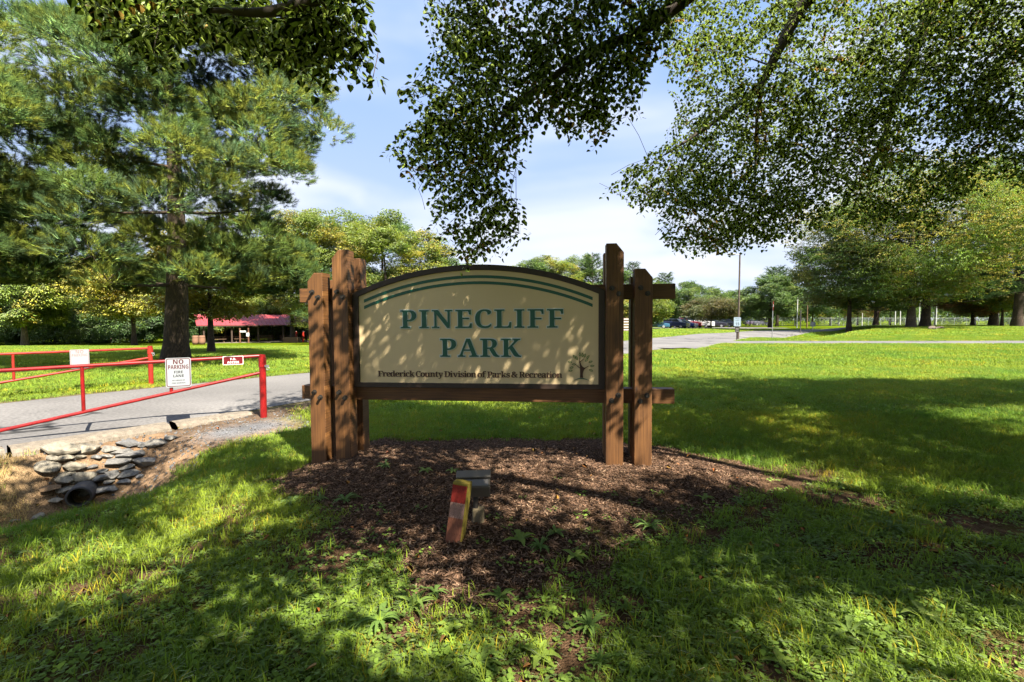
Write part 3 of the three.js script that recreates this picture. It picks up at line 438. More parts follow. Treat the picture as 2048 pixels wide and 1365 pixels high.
function pine(o) {
  const r = rng(o.seed), y0 = ground(o.x, o.z), T = thing(o.name ?? 'pine_tree', o.label, 'tree', V(o.x, y0, o.z), o.group), tr = new MB(), lb = new MB(), list = [], h = o.h;
  const pts = [], rad = []; for (let k = 0; k <= 12; k++) { const t = k / 12; pts.push(V(0.15 * Math.sin(t * 5), lerp(-0.3, h, t), 0.12 * Math.sin(t * 4 + 1))); rad.push(k === 0 ? o.tr * 1.35 : lerp(o.tr * 1.05, 0.04, Math.pow(t, 0.9))); }
  tr.tube(pts, rad, 14).build('trunk', M.bark, T);
  const step = o.step ?? 0.62, s0 = o.size ?? 1;
  for (let y = o.base; y < h - 0.4; y += step * (0.8 + 0.4 * r())) {
    const t = (y - o.base) / (h - o.base), nb = o.nb ?? 5, a0 = r() * 6.28;
    for (let k = 0; k < nb; k++) {
      const a = a0 + k / nb * 6.283 + (r() - 0.5) * 0.7, L = o.len * (o.profile ? o.profile(t) : Math.pow(1 - t, 0.6)) * (1.05 - (o.rough ?? 0.55) * r() * (0.5 + 0.5 * r() + 0.0)); if (L < 0.3) continue;
      const rise = lerp(o.low ?? 0.02, 0.6, t) + 0.14 * (r() - 0.5), P = (q) => V(Math.cos(a) * L * q + 0.1 * Math.sin(q * 4 + k), y + L * (rise * q - 0.12 * q * (1 - q) + 0.12 * q * q), Math.sin(a) * L * q);
      const bp = [], br = []; for (let q = 0; q <= 6; q++) { bp.push(P(q / 6)); br.push(lerp(0.02 + L * 0.011, 0.008, q / 6)); } lb.tube(bp, br, 5, false);
      const subs = Math.ceil(L * (o.subs ?? 5));
      for (let q = 0; q < subs; q++) {
        const t2 = (o.inner ?? 0.25) + (1 - (o.inner ?? 0.25)) * (q + r()) / subs, p = P(t2), sl = (0.25 + 0.55 * (1 - t2)) * Math.min(L, 3.2) * (0.45 + 0.4 * r()), sd = q % 2 ? 1 : -1, b = a + sd * (0.5 + 0.6 * r()) * (t2 > 0.95 ? 0.2 : 1), up = 0.12 + 0.35 * r();
        const e = V(p.x + Math.cos(b) * sl, p.y + sl * up, p.z + Math.sin(b) * sl); lb.tube([p, e], [0.012, 0.005], 3, false);
        const nt = Math.max(2, Math.round(sl * (o.tufts ?? 9))), tone = r();
        for (let w = 0; w < nt; w++) { const f = (w + 0.6) / nt, c = p.clone().lerp(e, f), yaw = -(b + (r() - 0.5) * 1.9), s = s0 * (0.8 + 0.5 * r()); list.push([c.x + (r() - 0.5) * 0.12, c.y + 0.05 * r(), c.z + (r() - 0.5) * 0.12, 0, yaw, 0.25 + 0.5 * r(), s, s, s, ...crownColor(r, o.cols, clamp(tone * 0.7 + 0.3 * r(), 0, 0.999))]); }
      }
    }
  }
  lb.build('branch', M.bark, T).userData.kind = 'stuff'; copies('crown', o.far ? FARTUFT : TUFT, M.needle, list, T); return T;
}
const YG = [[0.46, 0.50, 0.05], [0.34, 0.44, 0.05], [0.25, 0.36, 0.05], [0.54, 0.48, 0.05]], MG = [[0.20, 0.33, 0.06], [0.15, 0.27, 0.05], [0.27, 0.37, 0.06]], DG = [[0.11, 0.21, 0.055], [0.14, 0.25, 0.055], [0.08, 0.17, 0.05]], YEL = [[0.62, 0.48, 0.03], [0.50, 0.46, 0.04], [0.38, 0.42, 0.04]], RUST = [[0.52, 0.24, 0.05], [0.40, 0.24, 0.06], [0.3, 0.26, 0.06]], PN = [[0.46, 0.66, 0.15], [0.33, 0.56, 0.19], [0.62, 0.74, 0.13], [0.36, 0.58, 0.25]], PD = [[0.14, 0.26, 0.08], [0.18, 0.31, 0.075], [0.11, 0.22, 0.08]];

// the large pine beyond the gates
{
  const OUT = [[-420, 90], [-200, 40], [0, 60], [50, 25], [130, 45], [200, 30], [260, -60], [420, -60], [470, 20], [560, 60], [640, 130], [695, 215], [672, 262], [600, 292], [612, 325], [560, 385], [548, 425], [595, 485], [612, 545], [575, 592], [440, 600], [385, 590], [330, 604], [210, 590], [110, 560], [0, 575], [-420, 600]];
  const b0 = gnd(355, 724), r = rng(41), T = thing('pine_tree', 'large spreading pine with thick dark trunk beside the access road', 'tree', V(b0.x, b0.y, b0.z)), tr = new MB(), lb = new MB(), nodes = [], pts = [], rad = [], h = 14;
  for (let k = 0; k <= 14; k++) { const t = k / 14, p = V(0.18 * Math.sin(t * 5), lerp(-0.3, h, t), 0.14 * Math.sin(t * 4 + 1)); pts.push(p); rad.push(k === 0 ? 0.55 : lerp(0.42, 0.04, Math.pow(t, 0.9))); if (p.y > 1.9) { nodes.push({ p, r: rad[k] * 0.4, k: 0 }); nodes.push({ p: p.clone().add(V(0, -0.5, 0)), r: rad[k] * 0.4, k: 0 }); } }
  tr.tube(pts, rad, 16).build('trunk', M.bark, T);
  const cl = [], Rof = (t) => t < 0.25 ? 5.6 + 2.8 * t : t < 0.62 ? 6.3 : Math.max(0.5, 6.3 * (1 - (t - 0.62) / 0.42));
  for (let c = 0; cl.length < 430 && c < 12000; c++) { const y = lerp(2.2, 14, Math.pow(r(), 1.15)), a = r() * 6.283, q = 0.3 + 0.7 * Math.sqrt(r()), R = Rof((y - 2.3) / 11.7) * q * (1 + 0.25 * n3(a * 1.5, y * 0.5, 3.1)), p = V(Math.cos(a) * R, y + 0.12 * R, Math.sin(a) * R), [sx, sy] = project(p.clone().add(T.position)); if (!inPoly(OUT, sx, sy)) continue; cl.push(p); }
  cl.sort((a, b) => Math.hypot(a.x, a.z) - Math.hypot(b.x, b.z)); const list = [];
  for (const c of cl) {
    grow(lb, nodes, c, 0.022, 5, -0.03); const rc = 0.42 + 0.4 * r(), tone = r(), out = Math.atan2(c.z, c.x);
    for (let k = 0; k < 100; k++) { const a = r() * 6.283, e = Math.asin(r() * 1.5 - 0.5), q = rc * Math.cbrt(0.15 + 0.85 * r()), d = V(Math.cos(a) * Math.cos(e), Math.sin(e) * 0.6, Math.sin(a) * Math.cos(e)), yaw = -Math.atan2(d.z + 0.25 * Math.sin(out), d.x + 0.25 * Math.cos(out)), s = 0.95 + 0.6 * r(); list.push([c.x + d.x * q * 1.15, c.y + d.y * q, c.z + d.z * q * 1.15, 0, yaw + (r() - 0.5) * 1.6, -0.1 + 1.0 * Math.max(0, Math.sin(e)) + 0.7 * r(), s, s, s, ...crownColor(r, PN, clamp(tone * 0.7 + 0.3 * r(), 0, 0.999))]); }
  }
  lb.build('branch', M.bark, T).userData.kind = 'stuff'; copies('crown', TUFT, M.needle, list, T);
}
// trees under and beside it
const spot = (px, d) => { const x = (px - 1024) * d / F; return { x, z: -d }; };
broadleaf({ name: 'broadleaf_tree', label: 'slim young tree with yellow green leaves before the red roofed shelter', ...spot(421, 27), h: 6.8, r: 3.0, base: 2.0, tr: 0.19, n: 1900, cols: YEL, seed: 31, size: 0.8, flat: true });
broadleaf({ name: 'broadleaf_tree', label: 'golden yellow leaved tree with slender sunlit trunk left of the pine', ...spot(267, 48), h: 8.4, r: 5.2, base: 2.6, tr: 0.24, n: 2600, cols: YEL, seed: 32, flat: true });
broadleaf({ name: 'broadleaf_tree', label: 'pale trunked green yellow tree at the edge of the woods', ...spot(48, 46), h: 8, r: 3.4, base: 1.6, tr: 0.28, n: 2200, cols: YG, seed: 33, bark: M.paleBark });
// woods behind the lawn
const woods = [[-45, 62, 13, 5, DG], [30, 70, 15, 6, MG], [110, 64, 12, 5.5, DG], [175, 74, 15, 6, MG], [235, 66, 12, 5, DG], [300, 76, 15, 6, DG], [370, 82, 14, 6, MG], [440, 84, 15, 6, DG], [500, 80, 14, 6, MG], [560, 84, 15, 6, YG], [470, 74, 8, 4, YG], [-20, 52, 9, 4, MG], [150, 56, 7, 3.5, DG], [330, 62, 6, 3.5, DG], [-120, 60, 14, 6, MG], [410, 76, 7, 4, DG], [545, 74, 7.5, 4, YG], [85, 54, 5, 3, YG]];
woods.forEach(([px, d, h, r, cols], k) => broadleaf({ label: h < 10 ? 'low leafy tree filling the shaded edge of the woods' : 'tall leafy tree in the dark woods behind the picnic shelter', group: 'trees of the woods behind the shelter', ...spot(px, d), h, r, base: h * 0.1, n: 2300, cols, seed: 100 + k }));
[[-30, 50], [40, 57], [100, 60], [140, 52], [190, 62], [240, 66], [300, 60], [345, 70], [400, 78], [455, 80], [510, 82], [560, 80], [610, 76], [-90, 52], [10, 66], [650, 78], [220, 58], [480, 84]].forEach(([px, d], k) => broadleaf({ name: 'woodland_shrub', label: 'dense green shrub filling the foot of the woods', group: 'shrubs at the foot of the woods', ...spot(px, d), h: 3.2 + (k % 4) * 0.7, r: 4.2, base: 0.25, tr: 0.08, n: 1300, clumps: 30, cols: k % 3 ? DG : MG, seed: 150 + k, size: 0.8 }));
// middle trees behind the sign
[[585, 64, 17.5, 5.6, YG], [650, 70, 19.5, 5.8, YG], [625, 60, 16.6, 5.6, YG], [700, 66, 17.5, 5.4, YG], [765, 68, 20, 5.8, MG], [775, 56, 15.2, 5, YG], [845, 62, 14.8, 5, YG], [905, 70, 12.5, 5, MG], [960, 74, 12, 5, YG], [1060, 92, 13.5, 5, MG], [1090, 104, 15, 6, YG], [1160, 108, 16, 6, MG], [1015, 80, 11, 5, YG], [1130, 96, 13.8, 5.6, YG], [1225, 95, 12, 5, MG]].forEach(([px, d, h, r, cols], k) => broadleaf({ label: k < 7 ? 'tall yellow green tree rising behind the left sign posts' : 'leafy tree in the line behind the sign panel', group: 'trees behind the sign', ...spot(px, d), h, r, base: h * 0.16, n: 3000, cols, seed: 200 + k, size: 0.95 }));
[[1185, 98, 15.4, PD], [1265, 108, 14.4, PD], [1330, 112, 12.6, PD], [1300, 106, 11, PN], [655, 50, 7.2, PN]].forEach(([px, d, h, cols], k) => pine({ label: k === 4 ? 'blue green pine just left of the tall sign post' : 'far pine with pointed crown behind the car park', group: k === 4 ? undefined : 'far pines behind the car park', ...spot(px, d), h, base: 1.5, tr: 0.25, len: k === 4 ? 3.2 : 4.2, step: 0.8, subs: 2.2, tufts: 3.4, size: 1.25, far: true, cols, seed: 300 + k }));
// car park trees
[[1290, 78, 6.6, 4.2, YG], [1375, 98, 9.2, 5, MG], [1425, 104, 8.2, 5, MG], [1462, 110, 7.8, 4.6, DG], [1320, 104, 9.5, 5, MG], [1500, 118, 7.5, 5, DG]].forEach(([px, d, h, r, cols], k) => broadleaf({ label: k ? 'rounded green tree behind the parked cars' : 'light green tree overhanging the blue car by the sign posts', group: k ? 'trees behind the car park' : undefined, ...spot(px, d), h, r, base: h * 0.14, n: 2300, cols, seed: 400 + k }));
broadleaf({ label: 'low spreading bronze tree with pale forked stems beside parked cars', ...spot(1422, 80), h: 4.9, r: 4.6, base: 1.7, tr: 0.16, n: 1500, cols: [[0.22, 0.19, 0.05], [0.16, 0.19, 0.045]], seed: 420, flat: true, bark: M.paleBark });
// group right of the lamp pole
broadleaf({ label: 'round dark green tree at the bend of the main road', ...spot(1540, 92), h: 10, r: 5.2, base: 1.6, tr: 0.35, n: 3600, cols: MG, seed: 430 });
pine({ label: 'dark pine with layered top behind the round tree at the bend', ...spot(1553, 104), h: 12.6, base: 4, tr: 0.35, len: 6, step: 0.9, subs: 2.4, tufts: 3.4, size: 1.25, far: true, cols: PD, seed: 431 });
// big trees on the right lawn
broadleaf({ label: 'broad lawn tree with pale bare limbs and yellow olive leaves', ...spot(1822, 57), h: 19.5, r: 11.5, base: 3.4, tr: 0.42, n: 12500, clumps: 130, cols: [[0.38, 0.50, 0.07], [0.30, 0.45, 0.06], [0.54, 0.48, 0.08], [0.24, 0.38, 0.05]], seed: 440, bark: M.paleBark, size: 0.85 });
pine({ label: 'dark thick trunked pine standing behind the broad lawn tree', ...spot(1848, 61), h: 15, base: 3.2, tr: 0.55, len: 7.5, step: 0.9, subs: 2.4, tufts: 3.2, size: 1.2, far: true, cols: PD, seed: 441 });
broadleaf({ label: 'olive tree with single reddish trunk on the lawn edge by the swale', ...spot(1698, 60), h: 13, r: 6.2, base: 2.6, tr: 0.3, n: 4800, clumps: 70, cols: [[0.32, 0.44, 0.07], [0.24, 0.38, 0.06], [0.42, 0.42, 0.08]], seed: 442 });
pine({ label: 'dark pine with low skirts shading the far lawn', ...spot(1750, 78), h: 14, base: 2.6, tr: 0.4, len: 7.5, step: 0.9, subs: 2.2, tufts: 3, size: 1.3, far: true, cols: PD, seed: 443 });
pine({ label: 'bright green tall pine above the rust coloured tree', ...spot(1985, 70), h: 25, base: 4, tr: 0.5, len: 9, step: 1.0, subs: 2.4, tufts: 3, size: 1.4, far: true, cols: [[0.27, 0.44, 0.08], [0.19, 0.34, 0.07]], seed: 444 });
pine({ label: 'tall dark pine whose flared trunk stands at the lawn edge', ...spot(2032, 62), h: 20, base: 4.5, tr: 0.55, len: 7, step: 1.0, subs: 2.4, tufts: 3, size: 1.3, far: true, cols: PD, seed: 445 });
broadleaf({ label: 'small flat topped rust orange tree on the far lawn', ...spot(1945, 72), h: 4.4, r: 4.4, base: 2.0, tr: 0.3, n: 1500, cols: RUST, seed: 446, flat: true });
broadleaf({ label: 'small green tree with thin trunk beside the rust tree', ...spot(2004, 66), h: 7.5, r: 3.8, base: 2.4, tr: 0.2, n: 1600, cols: YG, seed: 447 });
[[1625, 112, 11, DG], [1660, 120, 10, YG], [1715, 125, 11, RUST], [1780, 130, 12, MG], [1870, 132, 13, DG], [1950, 130, 12, MG], [2040, 128, 13, DG], [2100, 120, 14, MG], [1590, 125, 9, YG]].forEach(([px, d, h, cols], k) => broadleaf({ label: 'far leafy tree beyond the sports field fence', group: 'trees beyond the fence', ...spot(px, d), h, r: 6, base: h * 0.2, n: 1700, cols, seed: 460 + k, size: 1.1 }));
{ // distant wood that closes the view
  const r = rng(900), list = []; for (let k = 0; k < 16000; k++) { const px = -250 + r() * 2600, d = (px < 700 ? 98 : 150) + r() * 35, h = (7 + 4 * n3(px * 0.013, 2) + 2 * n3(px * 0.06, 5)) * Math.sqrt(r()), p = spot(px, d), s = 2.2 + 1.4 * r(); list.push([p.x, ground(p.x, p.z) + h, p.z, r(), r() * 6, r(), s, s, s, ...crownColor(r, MG, r())]); }
  tag(copies('distant_wood', CLUSTER[0], M.leaf, list), 'distant wood closing the view beyond the park', 'wood').userData.kind = 'stuff';
}

// ---------------------------------------------------------------- the shade tree that leans over the camera
{
  const LEFT = [[110, -40], [150, 10], [190, 60], [240, 85], [275, 110], [310, 142], [345, 105], [400, 70], [470, 80], [560, 130], [625, 140], [690, 142], [745, 158], [780, 158], [768, 105], [748, 60], [735, -40]];
  const MID = [[830, -40], [838, 40], [880, 90], [835, 150], [792, 185], [802, 240], [782, 305], [828, 370], [845, 430], [868, 490], [905, 528], [985, 528], [1010, 480], [1072, 468], [1035, 410], [1040, 350], [1052, 300], [1075, 250], [1130, 268], [1205, 288], [1245, 250], [1290, 222], [1285, 150], [1330, 90], [1400, -40]];
  const RIGHT = [[1270, -40], [1320, 100], [1345, 240], [1325, 285], [1245, 335], [1182, 368], [1250, 400], [1325, 440], [1305, 475], [1345, 500], [1400, 512], [1500, 500], [1585, 488], [1615, 455], [1660, 440], [1710, 445], [1770, 470], [1850, 468], [1905, 440], [1925, 395], [2000, 372], [2110, 385], [2110, -40]];
  const LIT = [[[330, 1150], [540, 1150], [700, 1190], [860, 1205], [760, 1260], [560, 1290], [380, 1240]], [[620, 1300], [860, 1270], [1100, 1255], [1200, 1330], [1100, 1400], [700, 1400]], [[60, 1230], [200, 1190], [260, 1230], [120, 1300]], [[-40, 1080], [120, 1050], [330, 1010], [500, 960], [600, 985], [420, 1040], [200, 1090], [60, 1150], [-40, 1170]], [[930, 960], [1080, 985], [1290, 1000], [1330, 1060], [1130, 1075], [990, 1040]], [[1480, 838], [1620, 818], [1650, 832], [1500, 858]], [[1820, 815], [2048, 802], [2048, 845], [1860, 848]], [[1540, 950], [1680, 955], [1660, 1000], [1540, 985]], [[1690, 985], [1820, 1000], [1800, 1035], [1700, 1020]], [[1880, 1040], [2000, 1060], [1980, 1105], [1880, 1080]], [[1400, 1130], [1520, 1150], [1560, 1230], [1430, 1210]], [[1600, 1180], [1700, 1230], [1760, 1365], [1650, 1365]], [[1180, 905], [1420, 900], [1560, 930], [1500, 945], [1300, 950]]];
  const ROADSHADE = [[430, 805], [520, 775], [640, 765], [640, 830], [520, 815]];
  const r = rng(2024), T = thing('shade_tree', 'large overhanging shade tree with drooping heart shaped leaves above the sign', 'tree', V(10.6, 0, 2.6)), b = new MB(), nodes = [];
  const loc = (p) => p.clone().sub(T.position);
  b.tube([V(0, -0.3, 0), V(0, 0.3, 0), V(-0.1, 2, 0), V(-0.2, 3.6, -0.1), V(-0.1, 6, 0.1), V(0.2, 9, 0)], [0.5, 0.38, 0.32, 0.29, 0.2, 0.08], 14).build('trunk', M.bark, T);
  for (const y of [3.2, 4, 5, 6, 7.5]) nodes.push({ p: V(-0.15, y, -0.05), r: 0.22, k: 0 });
  const limb = (pts, r0, r1) => { const c = new THREE.CatmullRomCurve3(pts.map(loc)), n = 26, P = c.getPoints(n), R = P.map((_, k) => lerp(r0, r1, k / n)); const lm = new MB(); lm.tube(P, R, 8, false).build('limb', M.twig, T); P.forEach((p, k) => { if (k > 5) nodes.push({ p, r: R[k], k: 1 }); }); };
  const fork = V(10.4, 3.6, 2.5);
  limb([fork, V(5.2, 6.0, -0.8), at(1420, -40, 4.6), at(1290, 58, 4.8), at(1180, 105, 4.9), at(1085, 170, 4.8), at(1000, 240, 4.7), at(960, 330, 4.7)], 0.085, 0.01);
  limb([fork, V(6.2, 5.6, -1.6), at(1640, -30, 6.0), at(1560, 95, 6.3), at(1520, 170, 6.6), at(1420, 250, 6.9), at(1330, 310, 7.0)], 0.12, 0.012);
  limb([at(1530, 150, 6.4), at(1515, 230, 6.6), at(1512, 300, 6.8), at(1510, 390, 7.0)], 0.03, 0.008);
  limb([fork, V(7.2, 5.4, -2.2), at(1885, -20, 7.0), at(1840, 80, 7.3), at(1795, 180, 7.7), at(1760, 300, 8.2), at(1700, 390, 8.6)], 0.13, 0.012);
  limb([fork, V(8.2, 5.2, -2.5), at(2060, 60, 7.6), at(1975, 180, 8.2), at(1990, 290, 8.6)], 0.10, 0.012);
  limb([fork, V(4.8, 6.2, 0.8), V(1.8, 5.6, -1.0), at(700, -60, 2.7), at(560, 20, 2.7), at(400, 20, 2.6)], 0.11, 0.01);
  limb([fork, V(4.6, 6.0, 2.6), V(0.5, 6.0, 1.8), V(-3, 4.6, 0.6)], 0.11, 0.012); limb([fork, V(6.5, 6.5, 4), V(4, 7.2, 5.5)], 0.11, 0.012); limb([fork, V(10, 6.5, 0), V(12, 6.5, -3)], 0.11, 0.012); limb([V(5.2, 6.0, -0.8), V(3, 6.6, -1.6), V(0.6, 5.4, -2.2)], 0.06, 0.012); limb([V(6.2, 5.6, -1.6), V(4.4, 6.6, -3.4), V(3.6, 6.8, -5.2)], 0.06, 0.012);
  const targets = [], sprays = [[], [], []];
  const shadeAt = (p) => { const g = p.clone().addScaledVector(SUN, -p.y / SUN.y); const [gx, gy, gd] = project(g); return gd > 0.3 ? [gx, gy] : null; };
  const keep = (p) => { // gaps in the crown, where the light comes through
    const t = (p.z + 4.85) / SUN.z, X = p.x - SUN.x * t + 0.38, Y = p.y - SUN.y * t;
    if (t > 0 && Math.abs(X) < 2 && Y > -0.1 && Y < 2.25 && fbm(X * 2.6 + Y * 1.1 + 5, Y * 1.5, 3, 2.2) > lerp(-0.04, 0.2, clamp((Y - 0.7) / 1.1))) return r() < 0.06;
    const gx = p.x - SUN.x * p.y / SUN.y, gz = p.z - SUN.z * p.y / SUN.y; if (gz > -7 && fbm(gx * 1.25 + 1.5, gz * 1.25, 3, 6.1) > 0.13) return r() < 0.12;
    const q = shadeAt(p); if (!q) return true; const [x, y] = q;
    if (y > 640 && y < 760 - Math.max(0, 1400 - x) * 0.02 && x > 1240) return false;
    if (x < 615 && y < 905 && y > 640) return inPoly(ROADSHADE, x, y);
    if (x >= 615 && x < 1240 && y < 800 && y > 640) return r() < 0.3;
    for (const L of LIT) if (inPoly(L, x, y)) return r() < 0.1; return true;
  };
  const visible = (poly, n, d0, d1) => { let q = 0, c = 0; const xs = poly.map((e) => e[0]), ys = poly.map((e) => e[1]); while (q < n && c++ < n * 60) { const x = lerp(Math.min(...xs), Math.max(...xs), r()), y = lerp(Math.min(...ys), Math.max(...ys), r()); if (!inPoly(poly, x, y)) continue; const p = at(x, y, lerp(d0, d1, r())); targets.push([p, poly]); q++; } };
  visible(LEFT, 90, 2.8, 3.7); visible(MID, 270, 4.3, 5.3); visible(RIGHT, 640, 5.6, 9.2);
  const outside = (p) => { const [x, y, d] = project(p); return !(d > 0.2 && x > -50 && x < 2098 && y > -50 && y < 1400); };
  const allowed = (p, poly) => { if (outside(p)) return true; if (!poly) return false; const [x, y] = project(p); return inPoly(poly, x, y); };
  for (let k = 0, c = 0; k < 1650 && c < 80000; c++) { // crown over and behind the camera
    const x = lerp(-6, 17, r()), z = lerp(-9, 9, r()), dd = Math.hypot(x - 7.6, z - 1.6); if (dd > 12.5) continue; const y = lerp(3.9, 7.4 - dd * 0.12, r()), p = V(x, y, z); if (!outside(p) || !keep(p)) continue; targets.push([p, null]); k++;
  }
  targets.sort((a, c) => loc(a[0]).distanceTo(V(0, 4, 0)) - loc(c[0]).distanceTo(V(0, 4, 0)));
  const tw = new MB();
  for (const [p, poly] of targets) {
    const pts = grow(tw, nodes, loc(p), 0.011, 4, 0.05), n = poly === LEFT ? 7 : poly === MID ? 5 : poly ? 7 : 34, far = poly === LEFT ? 0.14 : poly ? 0.3 : 0.45;
    for (let k = 0; k < n; k++) {
      const e = pts[pts.length - 1 - Math.floor(Math.pow(r(), 1.6) * Math.min(pts.length, 3))], c = V(e.x + (r() - 0.5) * 2 * far, e.y + (r() - 0.6) * 2 * far, e.z + (r() - 0.5) * 2 * far), w = c.clone().add(T.position);
      const yaw = r() * 6.283, dr = -0.5 * r(), s = (poly === LEFT ? 0.75 : poly ? 0.8 : 1.3) + 0.4 * r(), tip = w.clone().add(V(Math.cos(yaw) * 0.3 * s, -0.14 * s, -Math.sin(yaw) * 0.3 * s)); if (!allowed(w, poly) || !allowed(tip, poly)) continue; if (!keep(w) && r() < (poly ? 0.25 : 0.95)) continue;
      const v = 0.75 + 0.5 * r(), brown = r() < 0.03; sprays[Math.floor(r() * 3)].push([c.x, c.y, c.z, (r() - 0.5) * 0.8, yaw, dr, s, s, s, ...(brown ? [0.4 * v, 0.24 * v, 0.04 * v] : [0.22 * v, 0.30 * v, 0.035 * v])]);
    }
  }
  tw.build('twig', M.twig, T).userData.kind = 'stuff'; sprays.forEach((l, k) => copies('crown', SPRAY[k], M.leaf, l, T));
  console.log('sprays', sprays.map((l) => l.length).join(' '), 'targets', targets.length);
}

// ---------------------------------------------------------------- picnic shelter and things round it
{
  const o = spot(400, 60), A = V(0.8, 0, -0.6), Dp = V(-0.6, 0, -0.8), y0 = ground(o.x, o.z) - 0.1, P = thing('picnic_shelter', 'open picnic shelter with long red metal roof at the edge of the woods', 'shelter', V(o.x, y0, o.z));
  P.rotation.y = Math.atan2(0.6, 0.8);          // local x along the eave, local -z into the depth
  const L = 13.2, D = 8.4, eh = 2.35, rh = 3.75, red = std(lin(0.30, 0.045, 0.05), { roughness: 0.5, metalness: 0.1 }), dark = std(lin(0.05, 0.03, 0.02));
  for (const s of [0, 1]) { const a = V(-0.4, eh, s ? -D : 0), n = Math.atan2(rh - eh, D / 2), sl = Math.hypot(D / 2, rh - eh), g = new THREE.BoxGeometry(L + 0.8, 0.06, sl + 0.12); const m = mesh('roof', g, red, P); m.position.set(L / 2, (eh + rh) / 2, s ? -D * 0.75 : -D * 0.25); m.rotation.x = s ? -n : n;
    for (let k = 0; k <= 26; k++) { const q = mesh('roof_rib', new THREE.BoxGeometry(0.05, 0.05, sl + 0.12), red, m); q.position.set(-L / 2 - 0.36 + k * (L + 0.72) / 26, 0.05, 0); } }
  const fa = new MB(); fa.box(L + 0.8, 0.16, 0.05, L / 2, eh - 0.06, 0.03); fa.box(L + 0.8, 0.16, 0.05, L / 2, eh - 0.06, -D - 0.03); fa.build('fascia', dark, P);
  for (const x of [0.4, 3.5, 6.6, 9.7, 12.8]) for (const z of [-0.5, -D + 0.5]) { const m = mesh('post', new THREE.BoxGeometry(0.18, eh + 0.4, 0.18), dark, P); m.position.set(x, eh / 2 - 0.2, z); }
  const sl = mesh('floor_slab', new THREE.BoxGeometry(L + 0.6, 0.5, D + 0.6), M.concrete, P); sl.position.set(L / 2, -0.18, -D / 2);
  const place = (x, z) => V(x, 0.07, z).applyAxisAngle(V(0, 1, 0), P.rotation.y).add(P.position);
  const table = thing('picnic_table', 'brown wooden picnic table under the red roofed shelter', 'table', place(2, -2), 'picnic tables in the shelter'); table.rotation.y = P.rotation.y;
  const tm = std(lin(0.14, 0.085, 0.05));
  for (const [n, y, z, w] of [['table_top', 0.74, 0, 0.75], ['bench', 0.45, -0.65, 0.26], ['bench', 0.45, 0.65, 0.26]]) { const m = mesh(n, new THREE.BoxGeometry(1.9, 0.05, w), tm, table); m.position.set(0, y, z); }
  for (const x of [-0.7, 0.7]) { const b = new MB(); b.tube([V(x, 0, -0.6), V(x, 0.72, -0.2)], 0.045, 6); b.tube([V(x, 0, 0.6), V(x, 0.72, 0.2)], 0.045, 6); b.tube([V(x, 0.42, -0.7), V(x, 0.42, 0.7)], 0.04, 6); b.build('leg', tm, table); }
  for (const [x, z] of [[4.8, -2], [7.6, -2.2], [10.4, -2], [4.2, -5.5], [8.4, -5.6]]) { const c = table.clone(); c.name = numbered('picnic_table'); c.position.copy(place(x, z)); scene.add(c); }
  const barrel = (px, d) => { const q = spot(px, d), y = ground(q.x, q.z), g = new THREE.LatheGeometry([[0, 0], [0.27, 0], [0.31, 0.3], [0.32, 0.45], [0.31, 0.65], [0.28, 0.95], [0.24, 0.97], [0, 0.9]].map(([a, b]) => new THREE.Vector2(a, b)), 16), T = thing('litter_barrel', 'brown round litter barrel beside the pine trunk and shelter', 'bin', V(q.x, y, q.z), 'litter barrels by the shelter'); mesh('barrel', g, std(lin(0.2, 0.1, 0.06)), T); for (const h of [0.2, 0.75]) { const t = mesh('hoop', new THREE.TorusGeometry(0.31, 0.015, 6, 18).rotateX(Math.PI / 2), dark, T); t.position.y = h; } };
  barrel(390, 50); barrel(403, 50);
  [[583, 664], [592, 664], [606, 662]].forEach(([px]) => { const q = spot(px, 66), T = thing('red_bollard', 'red post with pale cap at the far end of the shelter', 'post', V(q.x, ground(q.x, q.z), q.z), 'red posts by the shelter'); const b = new MB(); b.tube([V(0, -0.2, 0), V(0, 1.5, 0)], 0.14, 10); b.build('shaft', M.orangeRed, T); const c = mesh('cap', new THREE.CylinderGeometry(0.1, 0.15, 0.09, 10), std(lin(0.5, 0.3, 0.25)), T); c.position.y = 1.54; });
  const bq = spot(584, 64), bx = thing('timber_box', 'tan timber planter box beside the red posts', 'box', V(bq.x, ground(bq.x, bq.z), bq.z)); for (let k = 0; k < 3; k++) { const m = mesh('board', new THREE.BoxGeometry(1.9, 0.24, 1.0), std(lin(0.42, 0.27, 0.13), { map: rep(woodTex, 1, 1) }), bx); m.position.y = 0.13 + k * 0.25; }
  const nq = spot(488, 61.5), nb = thing('notice_board', 'small notice board with white papers before the shelter', 'board', V(nq.x, ground(nq.x, nq.z), nq.z)); for (const s of [-1, 1]) { const m = mesh('post', new THREE.BoxGeometry(0.12, 2.0, 0.12), std(lin(0.16, 0.07, 0.04)), nb); m.position.set(s * 0.55, 0.95, 0); } for (const [x, y, w, h] of [[-0.12, 1.5, 0.75, 0.2], [0.5, 1.1, 0.36, 0.45]]) { const m = mesh('paper', new THREE.BoxGeometry(w, h, 0.03), std(lin(0.75, 0.75, 0.75)), nb); m.position.set(x, y, 0.09); }
}

